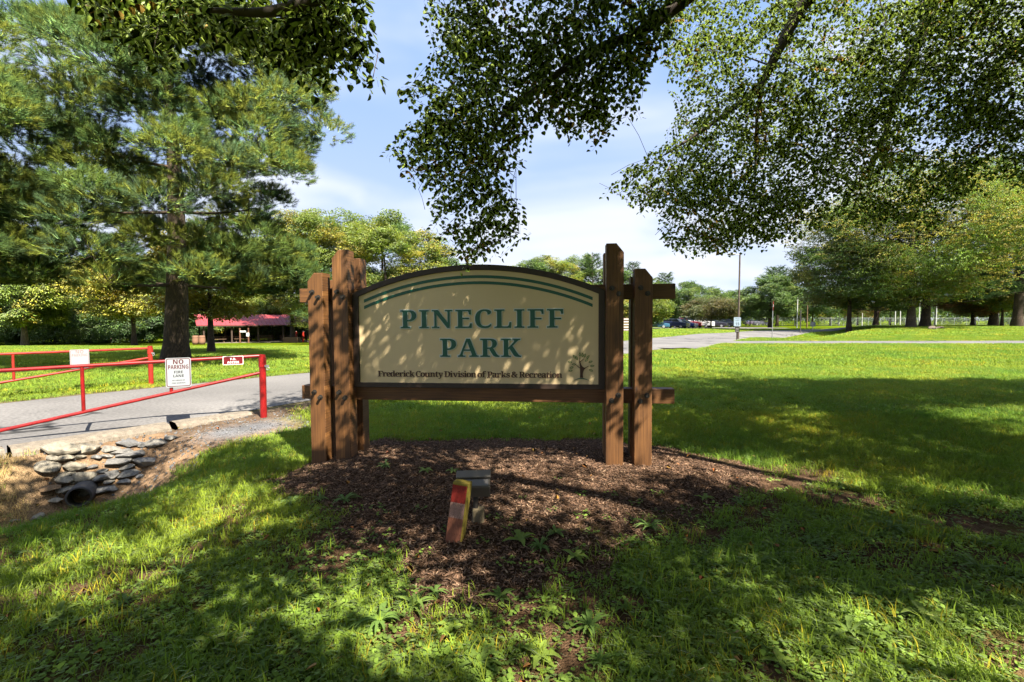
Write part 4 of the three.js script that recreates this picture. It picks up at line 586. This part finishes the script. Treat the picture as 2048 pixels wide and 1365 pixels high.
// ---------------------------------------------------------------- cars
function car(o) {
  const T = thing('parked_car', o.label, o.cat ?? 'car', V(o.x, ground(o.x, o.z) + 0.06, o.z), o.group); T.rotation.y = o.ry;
  const paint = new THREE.MeshPhysicalMaterial({ color: o.c, roughness: 0.35, clearcoat: 1, clearcoatRoughness: 0.08 }), glass = std(lin(0.02, 0.025, 0.03), { roughness: 0.08 }), Wd = o.w ?? 1.8;
  const side = new THREE.Shape(); o.prof.forEach(([x, y], k) => k ? side.lineTo(x, y) : side.moveTo(x, y));
  const g = new THREE.ExtrudeGeometry(side, { depth: Wd - 0.24, bevelEnabled: true, bevelSize: 0.1, bevelThickness: 0.12, bevelSegments: 4 }); g.translate(0, 0, -(Wd - 0.24) / 2); mesh('body', toCreasedNormals(g, 0.6), paint, T);
  const cab = new THREE.Shape(); o.cab.forEach(([x, y], k) => k ? cab.lineTo(x, y) : cab.moveTo(x, y));
  const cg = new THREE.ExtrudeGeometry(cab, { depth: Wd - 0.5, bevelEnabled: true, bevelSize: 0.06, bevelThickness: 0.12, bevelSegments: 3 }); cg.translate(0, 0, -(Wd - 0.5) / 2); mesh('windows', toCreasedNormals(cg, 0.5), glass, T);
  const xs = o.cab.map((q) => q[0]), top = Math.max(...o.cab.map((q) => q[1])), rx = o.cab.filter((q) => q[1] > top - 0.02).map((q) => q[0]);
  const rf = mesh('roof', new RoundedBoxGeometry(Math.max(...rx) - Math.min(...rx) + 0.1, 0.09, Wd - 0.32, 3, 0.04), paint, T); rf.position.set((Math.max(...rx) + Math.min(...rx)) / 2, top + 0.05, 0);
  for (const s of [-1, 1]) { const m = new MB(); for (const x of [lerp(Math.min(...xs), Math.max(...xs), 0.5)]) m.box(0.09, top - 0.85, 0.03, x, (top + 0.85) / 2, s * (Wd / 2 - 0.115)); m.build('pillar', paint, T); }
  for (const x of [-1.35, 1.35]) for (const s of [-1, 1]) { const w = mesh('wheel', new THREE.CylinderGeometry(0.34, 0.34, 0.22, 22).rotateX(Math.PI / 2), M.black, T); w.position.set(x, 0.32, s * (Wd / 2 - 0.12)); const h = mesh('rim', new THREE.CylinderGeometry(0.21, 0.23, 0.03, 16).rotateX(Math.PI / 2), std(lin(0.55, 0.55, 0.57), { metalness: 0.5, roughness: 0.35 }), w); h.position.z = s * 0.105; }
  const xe = Math.max(...o.prof.map((q) => q[0])) + 0.07, xb = Math.min(...o.prof.map((q) => q[0])) - 0.07;
  for (const s of [-1, 1]) { const a = mesh('headlight', new RoundedBoxGeometry(0.1, 0.14, 0.34, 2, 0.04), std(lin(0.6, 0.6, 0.6), { roughness: 0.15 }), T); a.position.set(xe - 0.03, 0.72, s * (Wd / 2 - 0.3)); const t = mesh('tail_light', new RoundedBoxGeometry(0.1, 0.2, 0.26, 2, 0.04), std(lin(0.35, 0.01, 0.01), { roughness: 0.2 }), T); t.position.set(xb + 0.03, 0.82, s * (Wd / 2 - 0.26)); }
  return T;
}
const SEDAN = { prof: [[-2.2, 0.35], [2.2, 0.35], [2.2, 0.7], [1.3, 0.88], [-1.6, 0.92], [-2.2, 0.85]], cab: [[1.1, 0.9], [0.35, 1.32], [-0.9, 1.34], [-1.7, 0.92]] }, SUV = { prof: [[-2.15, 0.4], [2.2, 0.4], [2.2, 0.85], [1.2, 1.02], [-2.1, 1.05], [-2.15, 0.8]], cab: [[1.15, 1.03], [0.5, 1.58], [-1.9, 1.6], [-2.1, 1.05]] }, VAN = { prof: [[-2.5, 0.45], [2.3, 0.45], [2.3, 1.0], [1.6, 1.15], [-2.5, 1.25]], cab: [[1.5, 1.15], [0.8, 1.85], [-2.4, 1.9], [-2.5, 1.25]] };
[[1311, 80, SEDAN, lin(0.03, 0.11, 0.2), -0.35, 'teal blue sedan parked beside the light green tree'], [1351, 84, SUV, lin(0.014, 0.022, 0.075), -0.75, 'navy sport utility vehicle parked beside the teal sedan'], [1368, 87, SEDAN, lin(0.03, 0.07, 0.3), -0.8, 'bright blue car parked next to the navy vehicle'], [1382, 89, SUV, lin(0.2, 0.012, 0.014), -0.8, 'dark red car parked between blue car and white van'], [1400, 88, VAN, lin(0.75, 0.75, 0.74), -0.7, 'tall white van parked among the cars'], [1384, 97, VAN, lin(0.7, 0.7, 0.7), -0.7, 'white van parked behind the red car'], [1430, 92, SEDAN, lin(0.02, 0.018, 0.03), -0.6, 'black sedan parked under the bronze tree'], [1445, 95, SEDAN, lin(0.03, 0.03, 0.035), -0.6, 'charcoal sedan parked past the bronze tree'], [1455, 98, SUV, lin(0.02, 0.02, 0.02), -0.6, 'black vehicle at the far end of the car row'], [1505, 128, SEDAN, lin(0.07, 0.05, 0.09), 0.1, 'far purple grey car across the main road'], [1520, 128, SEDAN, lin(0.05, 0.05, 0.07), 0.1, 'far dark grey car across the main road']].forEach(([px, d, t, c, ry, label]) => car({ ...spot(px, d), ...t, c, ry, label, group: 'cars in the car park' }));

// ---------------------------------------------------------------- road signs, lamp and poles, fence
function pole(name, label, cat, px, d, h, r, mat, group) { const q = spot(px, d), T = thing(name, label, cat, V(q.x, ground(q.x, q.z), q.z), group), b = new MB(); b.tube([V(0, -0.3, 0), V(0, h, 0)], [r, r * 0.75], 10); b.build('shaft', mat, T); return T; }
{
  const wp = std(lin(0.3, 0.2, 0.12), { map: rep(woodTex, 1, 0.3) });
  const L = pole('street_lamp', 'tall wooden lamp pole with a single arm by the road fork', 'street lamp', 1477, 36.5, 6.6, 0.075, std(lin(0.2, 0.16, 0.13), { map: rep(woodTex, 1, 0.3) })); const a = new MB(); a.tube([V(0, 6.45, 0), V(-0.45, 6.5, 0)], 0.03, 8); a.build('arm', M.steel, L); const hd = mesh('lamp_head', new THREE.SphereGeometry(0.2, 14, 8).scale(1.6, 0.5, 0.8), std(lin(0.2, 0.2, 0.2), { roughness: 0.5 }), L); hd.position.set(-0.65, 6.5, 0);
  const s = pole('speed_sign', 'speed limit sign reading 15 on a dark post before the lamp pole', 'road sign', 1474, 35.4, 1.6, 0.04, std(lin(0.05, 0.035, 0.03))); 
  plate('sign_plate', 0.53, 0.68, (c, w, h) => { c.fillStyle = '#7f8f9a'; c.fillRect(0, 0, w, h); c.strokeStyle = '#2a3440'; c.lineWidth = 10; c.strokeRect(14, 14, w - 28, h - 28); c.fillStyle = '#1d2630'; c.textAlign = 'center'; c.font = 'bold 82px sans-serif'; c.fillText('SPEED', w / 2, h * 0.24, w * 0.8); c.fillText('LIMIT', w / 2, h * 0.43, w * 0.7); c.font = 'bold 210px sans-serif'; c.fillText('15', w / 2, h * 0.88, w * 0.8); }, s, new THREE.Matrix4().makeTranslation(0, 1.36, 0.05));
  plate('lower_plate', 0.34, 0.42, (c, w, h) => { c.fillStyle = '#1b1714'; c.fillRect(0, 0, w, h); c.strokeStyle = '#cfcac0'; c.lineWidth = 12; for (const q of [0.3, 0.55, 0.8]) { c.beginPath(); c.moveTo(w * 0.15, h * q); c.lineTo(w * 0.85, h * q); c.stroke(); } }, s, new THREE.Matrix4().makeTranslation(0, 0.78, 0.05));
  const st = pole('stop_sign', 'red stop sign seen edge on upon a thin steel post', 'road sign', 1545, 37.4, 2.9, 0.032, M.steel); const oct = new THREE.Shape(); for (let k = 0; k < 8; k++) { const t = Math.PI / 8 + k * Math.PI / 4; k ? oct.lineTo(0.4 * Math.cos(t), 0.4 * Math.sin(t)) : oct.moveTo(0.4 * Math.cos(t), 0.4 * Math.sin(t)); }
  const op = mesh('sign_plate', new THREE.ExtrudeGeometry(oct, { depth: 0.004, bevelEnabled: false }), std(lin(0.5, 0.02, 0.02), { roughness: 0.4 }), st); op.position.set(0.02, 2.6, 0.03); op.rotation.y = 1.05;
  const stx = new TextGeometry('STOP', { font: fontSans, size: 0.2, depth: 0.002 }); stx.center(); const stm = mesh('lettering', stx, std(lin(0.8, 0.8, 0.8)), op); stm.position.set(0, 0, 0.006);
  const ib = thing('information_board', 'brown slatted information board with pale lettering seen between right sign posts', 'sign', V(spot(1259, 50).x, 0, -50)); for (let k = 0; k < 5; k++) { const m = mesh('slat', new THREE.BoxGeometry(1.6, 0.24, 0.06), std(lin(0.14, 0.08, 0.06)), ib); m.position.set(0, 0.45 + k * 0.28, 0); const t = mesh('slat_lettering', new THREE.BoxGeometry(1.2, 0.07, 0.01), std(lin(0.7, 0.66, 0.62)), m); t.position.z = 0.034; } for (const q of [-0.7, 0.7]) { const m = mesh('post', new THREE.BoxGeometry(0.12, 2.1, 0.1), std(lin(0.08, 0.05, 0.04)), ib); m.position.set(q, 0.75, -0.07); }
  const grey = std(lin(0.45, 0.45, 0.44), { roughness: 0.6 });
  pole('utility_pole', 'pale utility pole beside the main road bend', 'pole', 1594, 88, 5.6, 0.1, grey); pole('utility_pole', 'brown wooden pole behind the main road bend', 'pole', 1614, 92, 4.4, 0.12, wp); pole('utility_pole', 'dark slim pole on the swale crest', 'pole', 1601, 56, 2.8, 0.06, std(lin(0.06, 0.05, 0.05)));
  [[1678, 118, 4.6], [1790, 118, 3.6], [1800, 120, 4.2], [1838, 122, 6.5], [1872, 122, 6.2], [1996, 118, 4.5], [1724, 121, 3.2]].forEach(([px, d, h]) => pole('field_light_pole', 'pale pole standing along the sports field fence', 'pole', px, d, h, 0.14, grey, 'pale poles along the field'));
  const bd = thing('road_marker_board', 'grey square board facing away beside the road at the swale', 'road sign', V(spot(1626, 58).x, ground(spot(1626, 58).x, -58), -58)); const bp = mesh('board', new THREE.BoxGeometry(0.6, 0.6, 0.02), std(lin(0.16, 0.17, 0.19)), bd); bp.position.y = 1.0; const bq = mesh('post', new THREE.BoxGeometry(0.06, 1.3, 0.05), M.steel, bd); bq.position.set(0, 0.4, -0.04);
  const fe = thing('chain_link_fence', 'long grey chain link fence round the far sports field', 'fence', V(42, 0.0, -116)), n = 42, sp = 3; const fm = std(lin(0.36, 0.38, 0.4), { roughness: 0.5, metalness: 0.3 });
  for (let k = 0; k <= n; k++) { const m = mesh('post', new THREE.CylinderGeometry(0.035, 0.035, 2.0, 6), fm, fe); m.position.set(k * sp, 0.95, 0); }
  const rl = new MB(); rl.box(n * sp, 0.05, 0.05, n * sp / 2, 1.93, 0); rl.build('top_rail', fm, fe); const wm = new MB(); for (let k = 0; k < n * sp * 5; k++) { const x = k * 0.2; for (const s of [1, -1]) { const a = V(x, s > 0 ? 0.05 : 1.9, 0), e = V(x + 1.85, s > 0 ? 1.9 : 0.05, 0); if (e.x > n * sp) continue; const w = 0.008, i = [[a, -w], [a, w], [e, w], [e, -w]].map(([p, q]) => wm.vert(p.x + q, p.y, 0, 0, 0, 1)); wm.i.push(i[0], i[1], i[2], i[0], i[2], i[3]); } } wm.build('wire_mesh', fm, fe);
  [[1866, 659, 0.7], [1882, 658, 0.55]].forEach(([px, py, s], k) => { const p = gnd(px, py), m = mesh('boulder', rockGeo(900 + k, s, s * 0.4, s * 0.6, [0.36, 0.28, 0.22]), M.rock); m.position.set(p.x, p.y + 0.1, p.z); tag(m, k ? 'smaller tan boulder beside the broad lawn tree' : 'larger tan boulder beside the broad lawn tree', 'rock', 'boulders on the lawn'); });
}

// ---------------------------------------------------------------- grass, clover, mulch, weeds
const onRoad = (x, z) => { const u = roadU(x, z), v = roadV(x, z); if (v < 0.42 && v > -4.55 && u > -14 && u < 27) return true; if (mainRoadDist(x, z) < 3.4) return true; return x > 7.6 && Math.abs(z + 31.6) < 2.0; };
function bladeInto(b, x, z, a, h, w, bend, y = 0) { const dx = Math.cos(a), dz = Math.sin(a), nx = -dz, nz = dx, P = [[0, 0, 1], [0.35 * bend, 0.55, 0.8], [bend, 0.95 - 0.25 * bend, 0]].map(([q, e, ww]) => [x + dx * q * h, y + e * h, z + dz * q * h, ww * w]); const id = []; P.forEach(([px, py, pz, ww], k) => { const ny = 0.25 + 0.4 * bend, l = Math.hypot(1, ny); if (k < 2) { id.push(b.vert(px - nx * ww, py, pz - nz * ww, -dx / l, ny / l, -dz / l), b.vert(px + nx * ww, py, pz + nz * ww, -dx / l, ny / l, -dz / l)); } else id.push(b.vert(px, py, pz, -dx / l, ny / l, -dz / l)); }); b.i.push(id[0], id[1], id[2], id[1], id[3], id[2], id[2], id[3], id[4]); }
function grassGeo(seed, n, rad, h, w) { const r = rng(seed), b = new MB(); for (let k = 0; k < n; k++) { const a = r() * 6.28, q = Math.sqrt(r()) * rad; bladeInto(b, Math.cos(a) * q, Math.sin(a) * q, r() * 6.28, h * (0.5 + 0.7 * r()), w * (0.7 + 0.6 * r()), 0.25 + 0.9 * r()); } return b.geo(); }
function cloverGeo(seed, n, rad) { const r = rng(seed), b = new MB(); for (let k = 0; k < n; k++) { const a = r() * 6.28, q = Math.sqrt(r()) * rad, y = 0.012 + 0.035 * r(), R = 0.009 + 0.011 * r(), cx = Math.cos(a) * q, cz = Math.sin(a) * q, tx = (r() - 0.5) * 0.9, tz = (r() - 0.5) * 0.9, c = b.vert(cx, y - 0.003, cz, tx, 1, tz), ring = []; const sp = r() * 6.28; for (let e = 0; e < 8; e++) { const t = sp + e / 8 * 6.283, rr = R * (e === 0 ? 0.55 : 1 + 0.12 * Math.sin(e * 2.3)); const px = cx + Math.cos(t) * rr, pz = cz + Math.sin(t) * rr; ring.push(b.vert(px, y - (px - cx) * tx - (pz - cz) * tz, pz, tx, 1, tz)); } for (let e = 0; e < 8; e++) b.i.push(c, ring[(e + 1) % 8], ring[e]); } return b.geo(); }
const lawnDensity = (x, z) => { // how much of the ground is grown over
  if (onRoad(x, z)) return 0; const u = roadU(x, z), v = roadV(x, z), nb = 0.25 * fbm(x * 3, z * 3, 3), md = polyDist(mulchPoly, x, z) + 0.5 * fbm(x * 2.2, z * 2.2, 3);
  let k = ss(-0.06, 0.3, md); if (u < 3.4 && v > 0.3 && v < 3.2) { k *= 1 - ss(2.15, 1.7, v + nb) * ss(-0.35, 0.15, u + nb) * ss(3.4, 2.8, u);  } if (u > 1.5 && u < 6 && v > 0.3 && v < 1.3) k *= 1 - 0.85 * ss(1.2, 0.7, v + nb * 1.6) * ss(5.5, 3.5, u);
  k *= 1 - 0.8 * thinTurf(x, z);
  for (const [bx, bz, q] of [[2.95, -3.9, 0.4], [3.3, -3.4, 0.3], [2.7, -4.5, 0.5], [4.2, -3.4, 0.5]]) k *= 1 - 0.85 * ss(q, q * 0.3, Math.hypot((x - bx) * 0.7, z - bz)); return k;
};
{
  const r = rng(606), lists = { near: [], mid: [], far: [], clover: [], chips: [], litter: [] };
  const scatter = (d0, d1, per, side, fn) => { const area = (side * (d1 * d1 - d0 * d0)), n = Math.round(area * per); for (let k = 0; k < n; k++) { const d = Math.sqrt(d0 * d0 + r() * (d1 * d1 - d0 * d0)), x = (r() * 2 - 1) * d * side, z = -d; fn(x, z, d); } };
  const weedy = (x, z) => ss(-3.2, -0.6, x + 0.6 * fbm(x, z, 2)) * ss(4.6, 3.2, -z) * 0.9 + 0.35 * ss(0.0, 0.3, fbm(x * 0.9 + 7, z * 0.9, 3)) * ss(7, 4, -z);
  const tone = (x, z, s = 1) => { const k = fbm(x * 0.6 + 2, z * 0.6, 3), q = 0.75 + 0.5 * r(), yel = r() < 0.08 ? 1.9 : 1, dry = ss(2.3, 1.2, roadV(x, z)) * ss(0.9, -0.1, roadU(x, z)) * (roadV(x, z) > 0.2 ? 1 : 0); return dry > 0.3 ? (r() < 0.2 ? [0.3 * q, 0.34 * q, 0.06 * q] : [0.60 * q, 0.44 * q, 0.17 * q]) : [(0.20 + 0.17 * k) * q * yel * s, (0.30 + 0.09 * k) * q * s * (yel > 1 ? 1.15 : 1), 0.018 * q * s]; };
  const put = (L, x, z, s, sy, c) => L.push([x, ground(x, z) - 0.004, z, (r() - 0.5) * 0.2, r() * 6.28, (r() - 0.5) * 0.2, s, sy, s, ...c]);
  scatter(1.3, 7.5, 420, 1.12, (x, z) => { const k = lawnDensity(x, z), w = weedy(x, z); if (r() > k) return; if (r() < w * 0.45) return; const s = 0.8 + 0.5 * r(); put(lists.near, x, z, s, s * (0.65 + 0.6 * r()) * (w > 0.5 ? 0.9 : 1), tone(x, z)); });
  scatter(7.5, 15, 110, 1.12, (x, z) => { if (r() > lawnDensity(x, z)) return; const s = 1.3 + 0.6 * r(); put(lists.near, x, z, s, s * 0.62, tone(x, z)); });
  scatter(15, 42, 26, 1.12, (x, z) => { if (r() > lawnDensity(x, z)) return; const s = 0.85 + 0.5 * r(); put(lists.mid, x, z, s, s * 0.75, tone(x, z)); });
  scatter(42, 78, 5, 1.1, (x, z) => { if (x < -4 || r() > lawnDensity(x, z)) return; const s = 1.6 + 0.8 * r(); put(lists.mid, x, z, s, s * 0.5, tone(x, z)); });
  scatter(1.3, 6.5, 800, 1.12, (x, z) => { const k = lawnDensity(x, z) * 0.9 + 0.02, w = weedy(x, z); if (r() > k * w) return; const s = 0.34 + 0.4 * r(), q = 0.55 + 0.75 * r(); put(lists.clover, x, z, s, s, [0.19 * q, 0.30 * q, 0.035 * q]); });
  const inMulch = (x, z) => polyDist(mulchPoly, x, z) + 0.5 * fbm(x * 2.2, z * 2.2, 3) < 0.1;
  for (let k = 0; k < 110000; k++) { const x = lerp(-2.6, 3.1, r()), z = lerp(-6.1, -2.2, r()); if (!inMulch(x, z) && r() > 0.12 * ss(0.6, 0.1, polyDist(mulchPoly, x, z))) continue; const q = Math.pow(r(), 1.6), s = 0.004 + 0.011 * r() * r() + 0.002 * r(), pale = r() < 0.06; lists.chips.push([x, ground(x, z) + 0.004 + 0.008 * r(), z, (r() - 0.5) * 1.1, r() * 6.28, (r() - 0.5) * 1.1, s * 1.3, s * (0.12 + 0.25 * r()), s * (0.3 + 0.5 * r()), ...(pale ? [0.32, 0.21, 0.13] : [0.06 + 0.17 * q, 0.034 + 0.095 * q, 0.02 + 0.055 * q])]); }
  scatter(1.6, 7, 7, 1.1, (x, z) => { if (onRoad(x, z)) return; const q = r(), s = 0.012 + 0.022 * r(); lists.litter.push([x, ground(x, z) + 0.025 + 0.02 * r(), z, (r() - 0.5) * 1.2, r() * 6.28, (r() - 0.5) * 1.2, s, s, s, 0.2 + 0.2 * q, 0.09 + 0.1 * r(), 0.03]); });
  const G1 = grassGeo(1, 26, 0.075, 0.075, 0.0022), G2 = grassGeo(2, 34, 0.24, 0.12, 0.0075);
  tag(copies(numbered('grass'), G1, M.grass, lists.near), 'short mown grass covering the lawn near the sign', 'grass').userData.kind = 'stuff';
  tag(copies(numbered('grass'), G2, M.grass, lists.mid), 'mown grass of the lawn beyond the sign', 'grass').userData.kind = 'stuff';
  tag(copies('clover', cloverGeo(3, 15, 0.1), M.grass, lists.clover), 'low round leaved clover and creeping weeds in the foreground', 'clover').userData.kind = 'stuff';
  const chip = new THREE.BoxGeometry(2, 1, 1); tag(copies('mulch', chip, M.chip, lists.chips), 'brown shredded bark mulch around the sign posts', 'mulch').userData.kind = 'stuff';
  const lg = new MB(); leafInto(lg, V(-0.5, 0, 0), V(1, 0, 0), V(0, 1, 0), 1.6, 1.2, true); tag(copies('fallen_leaves', lg.geo(), leafMat(lin(1, 1, 1), 0.25), lists.litter), 'scattered dry brown fallen leaves on the ground', 'leaves').userData.kind = 'stuff';
  // broad-leaved weeds one can tell apart
  const weed = (seed, n, len, wd) => { const q = rng(seed), b = new MB(); for (let k = 0; k < n; k++) { const a = k / n * 6.283 + q() * 1.4, l = len * (0.4 + 0.9 * q()), rise = 0.2 + 1.3 * q(), S = 6, prev = []; for (let e = 0; e <= S; e++) { const t = e / S, ww = wd * Math.sin(Math.pow(t, 0.75) * Math.PI * 0.93 + 0.12) * (e % 2 ? 1.15 : 0.8), cx = Math.cos(a) * l * t, cz = Math.sin(a) * l * t, y = l * (rise * t - rise * 0.85 * t * t) + 0.01, nx = -Math.sin(a), nz = Math.cos(a); const i = [b.vert(cx - nx * ww, y + ww * 0.3, cz - nz * ww, nx * 0.3, 1, nz * 0.3), b.vert(cx, y, cz, 0, 1, 0), b.vert(cx + nx * ww, y + ww * 0.3, cz + nz * ww, -nx * 0.3, 1, -nz * 0.3)]; if (e) b.i.push(prev[0], prev[1], i[0], prev[1], i[1], i[0], prev[1], prev[2], i[1], prev[2], i[2], i[1]); prev.splice(0, 3, ...i); } } return b.geo(); };
  const WG = [weed(1, 14, 0.095, 0.010), weed(2, 11, 0.075, 0.016), weed(3, 17, 0.11, 0.008)], WM = [leafMat(lin(0.15, 0.24, 0.03)), leafMat(lin(0.20, 0.29, 0.03)), leafMat(lin(0.13, 0.23, 0.03))];
  const spots = [[770, 935], [850, 945], [690, 1005], [640, 1000], [905, 945], [580, 1010], [560, 1180], [690, 1210], [760, 1250], [830, 1215], [900, 1260], [870, 1190], [1000, 1200], [1100, 1230], [1180, 1260], [1250, 1220], [1040, 1085], [1080, 1100], [1110, 1070], [1150, 1120], [1300, 1060], [1280, 1180], [1410, 1000], [1480, 1010], [1520, 1130], [1350, 1130], [1620, 1090], [1700, 1270], [1850, 1240], [1780, 1060], [300, 1330], [420, 1290], [520, 1330], [960, 1330], [1080, 1320], [1200, 1330], [1450, 1300], [1560, 1330], [640, 1320], [250, 1210], [120, 1230], [360, 1150], [1960, 1140]];
  spots.forEach(([px, py], k) => { const p = gnd(px, py), m = mesh('weed_plant', WG[k % 3], WM[(k * 7) % 3]), s = 0.75 + 0.6 * r(); m.position.set(p.x, p.y, p.z); m.rotation.y = r() * 6.28; m.scale.setScalar(s); tag(m, py < 1020 ? 'small leafy weed growing in the bark mulch' : 'broad leaved rosette weed growing in the thin grass', 'weed', py < 1020 ? 'weeds in the mulch' : 'weeds in the grass'); });
  console.log(Object.entries(lists).map(([k, l]) => k + ' ' + l.length).join(', '));
}
renderer.render(scene, camera);
